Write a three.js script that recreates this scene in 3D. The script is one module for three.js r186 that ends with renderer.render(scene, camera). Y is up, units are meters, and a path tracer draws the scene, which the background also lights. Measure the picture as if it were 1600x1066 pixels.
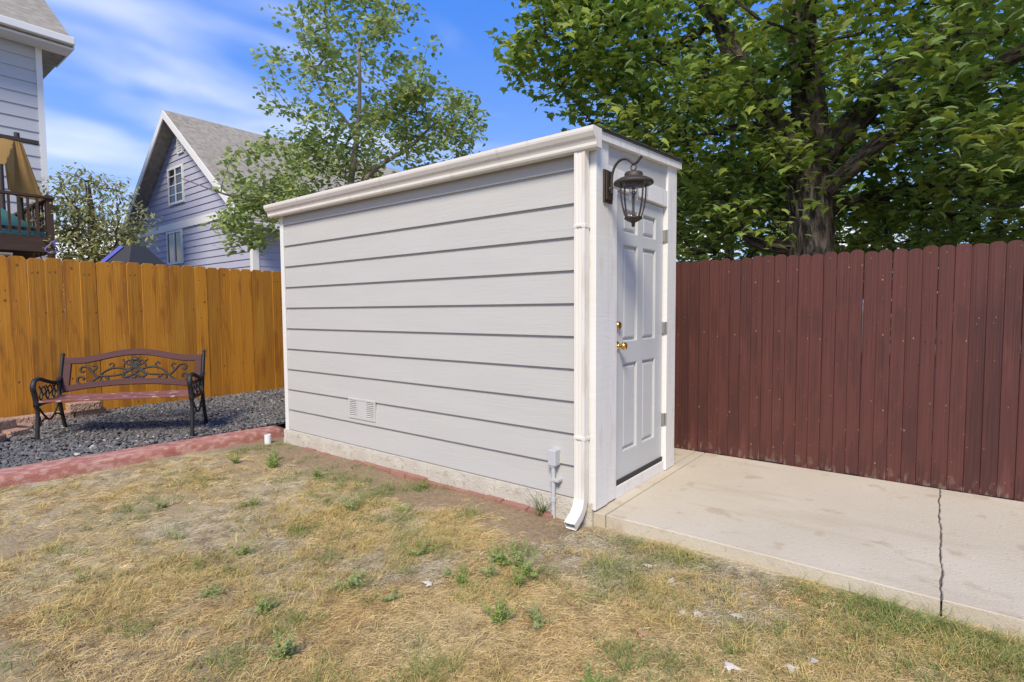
import * as THREE from 'three';
import { mergeGeometries } from 'three/addons/utils/BufferGeometryUtils.js';
import { RoundedBoxGeometry } from 'three/addons/geometries/RoundedBoxGeometry.js';

// ---------- camera, sky, sun, exposure ----------
const scene = new THREE.Scene();
const camera = new THREE.PerspectiveCamera(64.4, 1024 / 682, 0.05, 400);
camera.position.set(1.7037, 1.3796, 3.0388);
camera.up.set(-0.0292, 0.99843, -0.04784);
camera.lookAt(1.7037 - 0.61501, 1.3796 - 0.05568, 3.0388 - 0.78655);
const renderer = new THREE.WebGLRenderer({ antialias: true });
renderer.setSize(1024, 682);
renderer.toneMapping = THREE.LinearToneMapping;
renderer.toneMappingExposure = 1.46;
renderer.shadowMap.enabled = true;
const sunDir = new THREE.Vector3(0.40, 0.90, 0.80).normalize();
const sun = new THREE.DirectionalLight(new THREE.Color(1.0, 0.89, 0.70), 3.1);
sun.position.copy(sunDir).multiplyScalar(40); sun.castShadow = true; sun.shadow.radius = 30;
sun.shadow.camera.left = -20; sun.shadow.camera.right = 20; sun.shadow.camera.top = 20; sun.shadow.camera.bottom = -20; sun.shadow.camera.far = 100;
sun.shadow.mapSize.set(2048, 2048);
scene.add(sun, sun.target);

// ---------- noise ----------
function mulberry(a) { return () => { a |= 0; a = a + 0x6D2B79F5 | 0; let t = Math.imul(a ^ a >>> 15, 1 | a); t = t + Math.imul(t ^ t >>> 7, 61 | t) ^ t; return ((t ^ t >>> 14) >>> 0) / 4294967296; }; }
const rnd = mulberry(77);
const rr = (a, b) => a + (b - a) * rnd();
const PT = new Float32Array(65536); { const q = mulberry(5); for (let i = 0; i < 65536; i++) PT[i] = q(); }
const hash2 = (x, y) => PT[((x * 131 + y * 7919) ^ (x * 53 ^ y * 311)) & 65535];
function vn(x, y) { const xi = Math.floor(x), yi = Math.floor(y); let a = x - xi, b = y - yi; a = a * a * (3 - 2 * a); b = b * b * (3 - 2 * b); const h0 = hash2(xi, yi), h1 = hash2(xi + 1, yi), h2 = hash2(xi, yi + 1), h3 = hash2(xi + 1, yi + 1); return (h0 + (h1 - h0) * a) * (1 - b) + (h2 + (h3 - h2) * a) * b; }
function fbm(x, y, o = 4) { let s = 0, a = .5, n = 0; for (let i = 0; i < o; i++) { s += a * vn(x, y); n += a; a *= .5; x = x * 2.03 + 17.3; y = y * 2.03 + 9.1; } return s / n; }
const clamp = (x, a = 0, b = 1) => Math.min(b, Math.max(a, x));
const sstep = (a, b, x) => { x = clamp((x - a) / (b - a)); return x * x * (3 - 2 * x); };
const mix = (a, b, t) => a + (b - a) * t;
const mix3 = (A, B, t) => [mix(A[0], B[0], t), mix(A[1], B[1], t), mix(A[2], B[2], t)];

// ---------- sky: blue with streaks of cirrus and a low bank of cumulus, the same all round ----------
{
  const W = 1024, H = 512, d = new Float32Array(W * H * 4);
  for (let j = 0; j < H; j++) for (let i = 0; i < W; i++) {
    const v = (j + .5) / H, el = (v - .5) * Math.PI, az = ((i + .5) / W) * 2 * Math.PI;
    const sy = Math.sin(el), e = Math.max(sy, 0);
    let c = mix3([0.36, 0.54, 0.82], [0.052, 0.19, 0.64], Math.pow(sstep(-.02, .55, sy), .7));
    // high thin cloud on a flat layer, so that it has true perspective
    const ce = Math.cos(el), k = 1 / (e + .12), px = Math.cos(az) * ce * k, py = Math.sin(az) * ce * k;
    const wx = fbm(px * .7 + 3, py * .7, 3) * 1.6, wy = fbm(px * .7 + 40, py * .7 + 7, 3) * 1.6;
    const sx = px * .94 + py * .34, sz = py * .94 - px * .34; const ci = fbm(sx * 1.1 + wx * .8 + 6.3, sz * .55 + wy * .8 + 2, 4), fine = fbm(sx * 5.5 + wx * 2.2, sz * 1.3 + wy * 2, 5);
    let a = sstep(.48, .76, ci * .62 + fine * .38) * .7 * sstep(.03, .12, sy);
    c = mix3(c, [.80, .82, .85], a);
    // cumulus near the horizon
    const cu = fbm(az * 9 + 5, el * 16, 5), top = .10 + .10 * fbm(az * 3.2 + 1, 2, 3);
    const b = sstep(.36, .52, cu) * (1 - sstep(top - .05, top + .05, el)) * sstep(-.1, .02, el);
    c = mix3(c, mix3([.62, .66, .74], [.98, .97, .95], sstep(.4, .65, cu)), b * .9);
    if (sy < 0) c = mix3(c, [.3, .29, .25], sstep(0, -.1, sy));
    const o = (j * W + i) * 4; d[o] = c[0]; d[o + 1] = c[1]; d[o + 2] = c[2]; d[o + 3] = 1;
  }
  const t = new THREE.DataTexture(d, W, H, THREE.RGBAFormat, THREE.FloatType);
  t.mapping = THREE.EquirectangularReflectionMapping; t.magFilter = THREE.LinearFilter; t.minFilter = THREE.LinearFilter; t.needsUpdate = true;
  scene.background = t; scene.environment = t;
}

// ---------- texture and material helpers ----------
function tex(w, h, fn, srgb = true) {   // fn(x,y 0..1) -> [r,g,b] linear
  const d = new Uint8Array(w * h * 4);
  const enc = srgb ? (v) => 255 * (v <= .0031308 ? v * 12.92 : 1.055 * Math.pow(v, 1 / 2.4) - .055) : (v) => v * 255;
  for (let j = 0; j < h; j++) for (let i = 0; i < w; i++) { const c = fn((i + .5) / w, (j + .5) / h, i, j), o = (j * w + i) * 4; d[o] = clamp(enc(clamp(c[0])), 0, 255); d[o + 1] = clamp(enc(clamp(c[1])), 0, 255); d[o + 2] = clamp(enc(clamp(c[2])), 0, 255); d[o + 3] = 255; }
  const t = new THREE.DataTexture(d, w, h); if (srgb) t.colorSpace = THREE.SRGBColorSpace;
  t.wrapS = t.wrapT = THREE.RepeatWrapping; t.magFilter = THREE.LinearFilter; t.minFilter = THREE.LinearMipmapLinearFilter; t.generateMipmaps = true; t.needsUpdate = true; return t;
}
const rep = (t, sx, sy) => { const c = t.clone(); c.repeat.set(sx, sy); c.needsUpdate = true; return c; };
const M = (rgb, rough = .8, extra = {}) => new THREE.MeshStandardMaterial({ color: new THREE.Color().setRGB(...rgb), roughness: rough, ...extra });
// periodic helpers: noise that tiles over [0,1]
const tn = (x, y, fx, fy, o = 4, s = 0) => { let v = 0, a = .5, n = 0; for (let k = 0; k < o; k++) { const X = x * fx, Y = y * fy, xi = Math.floor(X), yi = Math.floor(Y); let p = X - xi, q = Y - yi; p = p * p * (3 - 2 * p); q = q * q * (3 - 2 * q); const w = (i, j) => hash2(((i % fx) + fx) % fx + s * 57 + k * 13, ((j % fy) + fy) % fy + s * 31); v += a * ((w(xi, yi) * (1 - p) + w(xi + 1, yi) * p) * (1 - q) + (w(xi, yi + 1) * (1 - p) + w(xi + 1, yi + 1) * p) * q); n += a; a *= .5; fx *= 2; fy *= 2; } return v / n; };

// ---------- object helpers ----------
const taken = new Map();
function numbered(n) { const k = taken.get(n) ?? 0; taken.set(n, k + 1); return k ? `${n}_${String(k).padStart(3, '0')}` : n; }
function shadow(m) { m.castShadow = true; m.receiveShadow = true; return m; }
function thing(name, label, category, pos = [0, 0, 0], turn = 0, group) {
  const o = new THREE.Group(); o.name = numbered(name); scene.add(o); o.position.set(...pos); o.rotation.y = turn;
  o.userData = { label, category }; if (group) o.userData.group = group; return o;
}
function part(name, geo, mat, parent) { const g = Array.isArray(geo) ? mergeGeometries(geo.map((x) => (x.index ? x.toNonIndexed() : x))) : geo; const m = shadow(new THREE.Mesh(g, mat)); m.name = name; parent.add(m); return m; }
function struct(name, geo, mat) { const m = part(name, geo, mat, scene); m.name = numbered(name); m.userData = { kind: 'structure' }; return m; }
function solo(name, geo, mat, label, category, group) { const m = part(name, geo, mat, scene); m.name = numbered(name); m.userData = { label, category }; if (group) m.userData.group = group; return m; }
const box = (x0, x1, y0, y1, z0, z1) => new THREE.BoxGeometry(x1 - x0, y1 - y0, z1 - z0).translate((x0 + x1) / 2, (y0 + y1) / 2, (z0 + z1) / 2);
const rbox = (x0, x1, y0, y1, z0, z1, r = .004, s = 2) => new RoundedBoxGeometry(x1 - x0, y1 - y0, z1 - z0, s, r).translate((x0 + x1) / 2, (y0 + y1) / 2, (z0 + z1) / 2);
// box with uv in metres: u along the longest horizontal axis, v up
function metre(g, axis = 'x', ou = 0, ov = 0) { const p = g.attributes.position, n = g.attributes.normal, uv = new Float32Array(p.count * 2); for (let i = 0; i < p.count; i++) { const ax = Math.abs(n.getX(i)), ay = Math.abs(n.getY(i)), az = Math.abs(n.getZ(i)); let u, v; if (ay > ax && ay > az) { u = p.getX(i); v = p.getZ(i); if (axis === 'z') { u = p.getZ(i); v = p.getX(i); } } else if (ax > az) { u = p.getZ(i); v = p.getY(i); } else { u = p.getX(i); v = p.getY(i); } uv[2 * i] = u + ou; uv[2 * i + 1] = v + ov; } g.setAttribute('uv', new THREE.BufferAttribute(uv, 2)); return g; }
const V = (x, y, z) => new THREE.Vector3(x, y, z);
const tube = (pts, r, seg = 16, rad = 7) => new THREE.TubeGeometry(new THREE.CatmullRomCurve3(pts.map((p) => V(...p))), seg, r, rad, false);
function cyl(a, b, r0, r1 = r0, seg = 10) { const A = V(...a), B = V(...b), d = B.clone().sub(A), g = new THREE.CylinderGeometry(r1, r0, d.length(), seg); g.translate(0, d.length() / 2, 0); g.applyQuaternion(new THREE.Quaternion().setFromUnitVectors(V(0, 1, 0), d.normalize())); return g.translate(...a); }

// ---------- ground ----------
const dirtT = tex(512, 512, (x, y) => { const n = tn(x, y, 6, 6, 6, 2); return mix3([.16, .12, .075], [.34, .28, .18], n); });
{ const g = new THREE.PlaneGeometry(400, 400).rotateX(-Math.PI / 2).translate(0, -.06, 0); const m = M([1, 1, 1], .95, { map: rep(dirtT, 150, 150) }); struct('ground', g, m); }

// how green, how bare is the lawn at a place (metres)
const greenSpots = []; { const q = mulberry(12); for (let i = 0; i < 120; i++) greenSpots.push([-4 + q() * 8, .15 + q() * 3.2, .05 + q() * .14]); }
function bare(x, z) { let b = 1.5 * sstep(.85, .15, z + .25 - .5 * fbm(x * 2.3, z * 2.3, 3)) * sstep(.15, -.25, x) * (.55 + .6 * fbm(x * 1.4 + 3, z * 2, 3)); b = Math.max(b, sstep(.54, .70, fbm(x * 1.5 + 20, z * 1.5 + 4, 4)) * .55); return clamp(b); }
function green(x, z) { let g = sstep(.56, .74, fbm(x * 1.7 + 50, z * 1.7 + 12, 4)) * .55; const e = sstep(1.0, 1.7, x + .25 * fbm(x * 3, z * 3, 2)) * sstep(.95, .1, z); g = Math.max(g, e * (.45 + .8 * fbm(x * 4, z * 4, 3))); for (const [a, b, r] of greenSpots) { if (Math.abs(x - a) > r || Math.abs(z - b) > r) continue; const d = Math.hypot(x - a, z - b); if (d < r) g = Math.max(g, .75 * (1 - d / r)); } return clamp(g); }
const lawnY = (x, z) => .018 * (fbm(x * 1.3 + 4, z * 1.3 + 8, 3) - .5) * 2 + .014 * (fbm(x * 7, z * 7, 3) - .5) - .004;
const lawnT = tex(2048, 1024, (u, v) => {
  const x = -4.6 + u * 10, z = -.1 + v * 5, b = bare(x, z), f = fbm(x * 60, z * 60, 3), st = fbm(x * 24 + fbm(z * 9, x * 9, 2) * 5, z * 90, 2), big = fbm(x * 2.2 + 9, z * 2.2, 4);
  let straw = mix3([.29, .215, .10], [.52, .42, .235], clamp(st * .8 + f * .4 - .1));
  straw = mix3(straw, [.48, .43, .31], sstep(.5, .7, big) * .4);
  const soil = mix3([.17, .115, .062], [.36, .265, .16], f);
  let c = mix3(straw, soil, clamp(b * 1.1 + (f - .5) * .5));
  c = mix3(c, [.17, .19, .07], green(x, z) * .5);
  return c;
});
const lawnB = tex(1024, 1024, (x, y) => { const n = tn(x, y, 40, 40, 4, 3) * .6 + tn(x, y, 130, 130, 2, 8) * .4; return [n, n, n]; }, false);
{
  const nx = 170, nz = 90, g = new THREE.PlaneGeometry(10, 5, nx, nz).rotateX(-Math.PI / 2).translate(.4, 0, 2.4); const p = g.attributes.position, uv = g.attributes.uv;
  for (let i = 0; i < p.count; i++) { const x = p.getX(i), z = p.getZ(i); p.setY(i, lawnY(x, z)); uv.setXY(i, (x + 4.6) / 10, (z + .1) / 5); }
  g.computeVertexNormals();
  struct('lawn', g, M([1, 1, 1], .97, { map: lawnT, bumpMap: rep(lawnB, 6, 3), bumpScale: .012 }));
}
// concrete
const concT = tex(1024, 1024, (x, y) => { const a = tn(x, y, 4, 4, 5, 1), b = tn(x, y, 90, 90, 3, 4), st = tn(x, y, 3, 14, 4, 6); let c = mix3([.50, .435, .325], [.62, .555, .435], a * .7 + b * .3); c = mix3(c, [.42, .33, .22], sstep(.58, .80, st) * .3); c = mix3(c, [.40, .30, .19], sstep(.66, .80, tn(x, y, 12, 12, 5, 21)) * .5); if (b > .74) c = mix3(c, [.25, .22, .18], (b - .74) * 3); return c; });
const concB = tex(512, 512, (x, y) => { const n = tn(x, y, 60, 60, 4, 9); return [n, n, n]; }, false);
const concM = M([1, 1, 1], .86, { map: rep(concT, .55, .55), bumpMap: rep(concB, 2, 2), bumpScale: .002 });
const concDirtT = tex(512, 512, (x, y) => { const a = tn(x, y, 6, 6, 5, 3), b = tn(x, y, 5, 12, 4, 7); let c = mix3([.46, .42, .35], [.62, .58, .50], a); c = mix3(c, [.26, .21, .15], sstep(.60, .80, tn(x, y, 14, 16, 4, 7)) * .4); return c; });
const concDirtM = M([1, 1, 1], .92, { map: rep(concDirtT, 1.4, 2.2), bumpMap: rep(concB, 2, 2), bumpScale: .006 });
{ // the walk: a narrow strip at the door, a large slab, a crack, a second slab
  const root = new THREE.Group(); root.name = 'walkway'; root.userData = { kind: 'structure' }; scene.add(root);
  const cr = (z) => 1.7605 + .022 * (fbm(z * 6, 3, 3) - .5) + .006 * (fbm(z * 40, 8, 2) - .5);
  const fz = (x) => .012 + .010 * (fbm(x * 5, 1, 3) - .5);
  const mk = (name, xl, xr, wob) => {
    const s = new THREE.Shape(), P = []; const z0 = -1.872;
    const N = 26; for (let i = 0; i <= N; i++) { const x = mix(typeof xl === 'function' ? xl(0) : xl, typeof xr === 'function' ? xr(0) : xr, i / N); P.push([x, fz(x)]); }
    if (typeof xr === 'function') for (let i = 0; i <= 90; i++) { const z = mix(0, z0, i / 90); P.push([xr(z), z]); } else P.push([xr, z0]);
    if (typeof xl === 'function') for (let i = 0; i <= 90; i++) { const z = mix(z0, 0, i / 90); P.push([xl(z), z]); } else P.push([xl, z0]);
    P.forEach(([x, z], i) => (i ? s.lineTo(x, -z) : s.moveTo(x, -z)));
    const g = new THREE.ExtrudeGeometry(s, { depth: .15, bevelEnabled: true, bevelSize: .004, bevelThickness: .004, bevelSegments: 1, bevelOffset: -.004 }).rotateX(-Math.PI / 2).translate(0, -.074, 0);
    metre(g); part(name, g, concM, root);
  };
  mk('slab', .002, .082); mk('slab', .090, (z) => cr(z) - .0005 - .011 * Math.pow(fbm(z * 14, 5, 4), 1.6)); mk('slab', (z) => cr(z) + .0005 + .010 * Math.pow(fbm(z * 17, 9, 4), 1.6), 5.6);
  part('slab', metre(box(-3.7, -.001, -.07, .0795, -1.872, -1.318)), concM, root);
  const jf = new THREE.PlaneGeometry(.05, 1.88, 2, 160).rotateX(-Math.PI / 2).translate(1.76, .070, -.93), jp = jf.attributes.position; for (let i = 0; i < jp.count; i++) jp.setY(i, jp.getY(i) + .016 * (fbm(jp.getX(i) * 90, jp.getZ(i) * 45, 2) - .5)); jf.computeVertexNormals(); part('joint_filler', box(1.735, 1.785, -.069, .052, -1.86, -.006), M([.17, .145, .115], .95), root); part('joint_debris', jf, M([.13, .11, .09], .95), root);
}
// gravel bed
const gravelY = (x, z) => .075 + clamp((-4.45 - x) / 1.9, 0, 1) * .11 + .012 * (fbm(x * 3, z * 3, 2) - .5);
{
  const g = new THREE.PlaneGeometry(2.6, 7.4, 40, 90).rotateX(-Math.PI / 2).translate(-5.65, 0, 1.75), p = g.attributes.position;
  for (let i = 0; i < p.count; i++) p.setY(i, gravelY(p.getX(i), p.getZ(i)) - .012);
  g.computeVertexNormals(); struct('gravel_bed', g, M([.045, .045, .048], .95));
  const chips = []; const q = mulberry(31);
  for (let v = 0; v < 4; v++) { const c = new THREE.DodecahedronGeometry(.5, 0); const P = c.attributes.position, mm = new Map(); for (let i = 0; i < P.count; i++) { const k = [P.getX(i), P.getY(i), P.getZ(i)].map((a) => a.toFixed(3)).join(); if (!mm.has(k)) mm.set(k, .7 + q() * .5); const s = mm.get(k); P.setXYZ(i, P.getX(i) * s * 1.25, P.getY(i) * s * .42, P.getZ(i) * s * .8); } c.computeVertexNormals(); chips.push(c); }
  const root = new THREE.Group(); root.name = 'slate_gravel'; root.userData = { label: 'dark grey slate chip gravel spread under the iron bench', category: 'gravel', kind: 'stuff' }; scene.add(root);
  for (let v = 0; v < 4; v++) {
    const n = 5200, im = new THREE.InstancedMesh(chips[v], M([1, 1, 1], .85), n), m4 = new THREE.Matrix4(), e = new THREE.Euler(), qq = new THREE.Quaternion(), col = new THREE.Color();
    for (let i = 0; i < n; i++) {
      const x = mix(-6.4, -4.38, q()), z = mix(-1.85, 4.2, q()), s = .022 + .028 * q();
      e.set((q() - .5) * 1.0, q() * 6.28, (q() - .5) * 1.0); qq.setFromEuler(e); m4.compose(V(x, gravelY(x, z) + (q() - .35) * .014, z), qq, V(s, s, s)); im.setMatrixAt(i, m4);
      const t = q(); if (t > .985) col.setRGB(.5, .46, .40); else if (t > .965) col.setRGB(.30, .2, .15); else { const k = .085 + .13 * q() * q() + .05 * q(); col.setRGB(k * 1.03, k, k * .99); } im.setColorAt(i, col);
    }
    im.name = 'slate_chips'; im.castShadow = im.receiveShadow = true; im.userData = { kind: 'stuff' }; root.add(im);
  }
}

// ---------- garden edging and blocks ----------
const redT = tex(1024, 512, (x, y) => { const a = tn(x, y, 8, 6, 5, 3), b = tn(x, y, 24, 10, 4, 5); let c = mix3([.36, .125, .095], [.48, .22, .175], a); c = mix3(c, [.58, .36, .29], sstep(.40, .7, tn(x, y, 40, 22, 4, 5)) * .75); c = mix3(c, [.32, .08, .06], sstep(.60, .78, tn(x, y, 14, 9, 5, 12)) * .4); return c; });
const redM = M([1, 1, 1], .8, { map: rep(redT, .5, 1.3), bumpMap: rep(concB, 3, 3), bumpScale: .006 });
{
  const s = [], N = 60, zs = [-.12, 4.6]; const P = [], I = [], U = [];
  const fr = (z) => -4.05 - .035 * z + .012 * (fbm(z * 1.7, 1, 3) - .5), bk = (z) => -4.24 - .085 * z + .012 * (fbm(z * 2, 6, 3) - .5), h = (z) => .088 + .010 * (fbm(z * 4, 4, 3) - .5);
  for (let i = 0; i <= N; i++) { const z = mix(zs[0], zs[1], i / N), a = fr(z), b = Math.max(bk(z), a - .34), y = h(z); const row = [[a + .034, -.05], [a + .026, .045], [a + .018, y - .010], [a + .004, y], [b + .02, y + .004], [b, y - .012], [b - .01, -.05]]; let acc = 0; row.forEach(([x, yy], k) => { P.push(x, yy, z); if (k) acc += Math.hypot(x - row[k - 1][0], yy - row[k - 1][1]); U.push(z, acc); }); }
  for (let i = 0; i < N; i++) for (let k = 0; k < 6; k++) { const a = i * 7 + k, b = a + 1, c = a + 7, d = c + 1; I.push(a, b, c, b, d, c); }
  for (let k = 1; k < 6; k++) { I.push(0, k + 1, k); }
  const g = new THREE.BufferGeometry(); g.setAttribute('position', new THREE.Float32BufferAttribute(P, 3)); g.setAttribute('uv', new THREE.Float32BufferAttribute(U, 2)); g.setIndex(I); g.computeVertexNormals();
  const o = solo('garden_edging', g, redM, 'worn red painted concrete edging strip between gravel bed and dry lawn', 'edging');
}
{ // half buried red pavers at the foot of the shed
  const pvT = tex(256, 256, (x, y) => mix3([.27, .12, .085], [.46, .26, .19], tn(x, y, 6, 6, 5, 3))), pvM = M([1, 1, 1], .95, { map: rep(pvT, 1.5, 1.5), bumpMap: rep(concB, 3, 3), bumpScale: .008 });
  const t = thing('paver_border', 'crumbling red pavers half buried along the shed foundation', 'pavers'); const q = mulberry(8);
  let x = -3.3; while (x < -.42) { const w = .17 + q() * .07; const g = rbox(x, x + w - .006, -.09, .004 + q() * .022 - .008 * (x < -2.6 ? 1 : 0), .03, .082 + q() * .022, .008); g.translate(-x - w / 2, 0, -.06).rotateY((q() - .5) * .08).translate(x + w / 2, 0, .06); metre(g, 'x', q() * 9, q() * 9); part('paver', g, pvM, t); x += w; }
}
{ // split-face blocks at the fence foot
  const bT = tex(256, 256, (x, y) => { const a = tn(x, y, 5, 5, 5, 3); return mix3([.30, .165, .115], [.52, .36, .27], a); }); const bM = M([1, 1, 1], .95, { map: bT, bumpMap: concB, bumpScale: .02 });
  const t = thing('block_planter', 'tan pink split face blocks ringing a planter beside the bench', 'planter'); const q = mulberry(18);
  const blk = (x, z, y, turn, w = .3, d = .17, h = .095) => { const g = new RoundedBoxGeometry(w, h, d, 3, .014), p = g.attributes.position; for (let i = 0; i < p.count; i++) { const k = fbm(p.getX(i) * 20 + x * 9, p.getZ(i) * 20 + p.getY(i) * 31 + z * 7, 2) - .5; p.setXYZ(i, p.getX(i) * (1 + k * .09), p.getY(i) * (1 + k * .05), p.getZ(i) + k * .022); } g.computeVertexNormals(); metre(g, 'x', q() * 3, q() * 3); const m = part('block', g, bM, t); m.position.set(x, y + h / 2, z); m.rotation.y = turn; };
  const H = Math.PI / 2;
  for (let i = 0; i < 4; i++) blk(-6.16 + .01 * i, 1.12 + i * .305, .165, H + .04, .295);
  blk(-6.12, 1.18, .255, H + .02, .30); 
  for (const [x, z, a] of [[-5.72, 1.90, .5], [-5.50, 2.12, 1.0], [-5.96, 1.78, .25], [-5.42, 2.42, 1.5]]) blk(x, z, .105, a, .29, .19, .1);
  for (const [x, z, a] of [[-5.86, 1.97, .45], [-5.64, 2.19, .95], [-5.55, 2.46, 1.45]]) blk(x, z, .203, a, .29, .19, .1);
}

// ---------- shed ----------
const grainB = tex(1024, 512, (x, y) => { const w = tn(x, y, 3, 6, 3, 2) * .05; const n = tn(x, (y + w) % 1, 6, 70, 3, 4) * .7 + tn(x, y, 40, 200, 2, 9) * .3; return [n, n, n]; }, false);
const sidingT = tex(512, 512, (x, y) => { const n = tn(x, y, 3, 12, 5, 3), d = tn(x, y, 9, 9, 4, 7); return mix3([.475, .47, .452], [.52, .515, .495], n * .7 + d * .3); });
const sidM = M([1, 1, 1], .62, { map: rep(sidingT, .5, 1.1), bumpMap: rep(grainB, .8, 1.6), bumpScale: .0012 });
const whiteT = tex(512, 512, (x, y) => { const n = tn(x, y, 8, 3, 5, 3), s = tn(x, y, 24, 4, 4, 5); return mix3(mix3([.74, .725, .69], [.80, .79, .765], n), [.62, .56, .47], sstep(.62, .8, s) * .5); });
const trimM = M([1, 1, 1], .5, { map: rep(whiteT, 1.3, .9), bumpMap: rep(grainB, 1, 1), bumpScale: .0012 });
const gutM = M([1, .965, .92], .42, { map: rep(whiteT, .8, .8) });
const shed = thing('storage_shed', 'narrow pale grey lap sided shed with white trim and panel door', 'shed');
const E0 = .2136, SY = .1444, SL = -3.715, SD = 1.294;
part('wall', [box(SL + .03, -.035, .1, 2.43, -SD + .02, -.02), ], sidM, shed);
for (let k = 0; k < 11; k++) { // lap boards: the bottom edge stands proud of the board below
  const y0 = SY + k * E0, y1 = Math.min(y0 + E0 + .02, 2.435), s = new THREE.Shape();
  s.moveTo(.004, y0); s.lineTo(.0235, y0 + .0005); s.lineTo(.024, y0 + .003); s.lineTo(.0035, y1); s.lineTo(-.006, y1); s.lineTo(-.002, y0 + .02); s.closePath();
  const g = new THREE.ExtrudeGeometry(s, { depth: 3.56, bevelEnabled: false }).rotateY(-Math.PI / 2).translate(-.098, 0, 0);
  metre(g, 'x', k * 1.37, k * .61); part('siding_board', g, sidM, shed);
}
{ // back and far end, plain boards
  for (let k = 0; k < 11; k++) { const y0 = SY + k * E0, y1 = Math.min(y0 + E0 - .003, 2.43); part('siding_board', metre(box(SL + .015, SL + .03, y0, y1, -SD + .05, -.06)), sidM, shed); }
}
{ // foundation kerb with a rough lower edge
  const nx = 120, P = [], U = [], I = [], q = mulberry(6); const prof = [[-.04, .140], [.026, .138], [.036, .130], [.038, .06], [.040, .02], [.038, -.06]];
  for (let i = 0; i <= nx; i++) { const x = mix(SL - .03, .0, i / nx); prof.forEach(([z, y], k) => { const r = k > 2 ? .012 * (fbm(x * 14, k * 3, 3) - .5) : .003 * (fbm(x * 9, k, 2) - .5); P.push(x, y + r * .6, z + r); U.push(x, y * 1 + (k < 2 ? z : 0)); }); }
  const n = prof.length; for (let i = 0; i < nx; i++) for (let k = 0; k < n - 1; k++) { const a = i * n + k, b = a + 1, c = a + n, d = c + 1; I.push(a, b, c, b, d, c); }
  const g = new THREE.BufferGeometry(); g.setAttribute('position', new THREE.Float32BufferAttribute(P, 3)); g.setAttribute('uv', new THREE.Float32BufferAttribute(U, 2)); g.setIndex(I); g.computeVertexNormals();
  part('foundation', [g, metre(box(SL - .03, -.0005, -.06, .137, -SD - .02, -.041)), metre(box(-.03, -.0004, -.06, .10, -.041, .035))], concDirtM, shed);
}
// corner boards and door surround
part('corner_board', metre(rbox(-.095, -.002, .125, 2.43, -.01, .026, .003)), trimM, shed);
part('corner_board', metre(rbox(-.03, .020, .092, 2.452, -.135, .0265, .003)), trimM, shed);
part('corner_board', metre(rbox(SL - .01, SL + .052, .135, 2.41, -.03, .026, .003)), trimM, shed);
part('door_casing', metre(rbox(-.03, .012, .092, 2.185, -.275, -.1365, .003)), trimM, shed);
part('door_casing', metre(rbox(-.03, .020, .084, 2.52, -SD - .005, -1.118, .004)), trimM, shed);
part('header_board', metre(rbox(-.03, .0165, 2.187, 2.312, -1.117, -.1365, .003)), trimM, shed);
part('door_sill', metre(rbox(-.10, .006, .078, .162, -1.117, -.276, .004)), trimM, shed);
part('gable_panel', metre(box(-.03, .004, 2.313, 2.50, -1.117, -.1365)), sidM, shed);
{ // roof: slightly sloping deck with rake board and shingles
  const sl = .062, th = Math.atan(sl);
  const mk = (x0, x1, y0, y1, z0, z1) => { const g = box(x0, x1, y0, y1, z0, z1), p = g.attributes.position; for (let i = 0; i < p.count; i++) p.setY(i, p.getY(i) - p.getZ(i) * sl); g.computeVertexNormals(); return metre(g); };
  part('rake_board', mk(-.02, .042, 2.435, 2.488, -SD - .05, .03), trimM, shed);
  part('fascia', metre(box(SL - .04, -.0205, 2.39, 2.486, .0275, .044)), trimM, shed);
  part('soffit', mk(SL - .04, -.021, 2.436, 2.487, -SD - .05, .0270), trimM, shed);
  const shT = tex(256, 256, (x, y) => { const n = tn(x, y, 40, 40, 3, 5); return mix3([.035, .034, .034], [.09, .085, .08], n); }); const rfM = M([1, 1, 1], .95, { map: rep(shT, 2, 2) });
  const roof = part('roof', mk(SL - .05, .052, 2.489, 2.499, -SD - .06, .10), rfM, shed);
  const q = mulberry(3); for (let r = 0; r < 9; r++) { let x = SL - .05 - q() * .2; const z1 = .103 - r * .155; while (x < .055) { const w = .26 + q() * .1; part('shingle', mk(Math.max(x, SL - .052), Math.min(x + w - .006, .056), 2.4992 + r * .0004, 2.504 + q() * .004 + r * .0004, Math.max(z1 - .17, -SD - .06), z1), rfM, roof); x += w; } }
}
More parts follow.
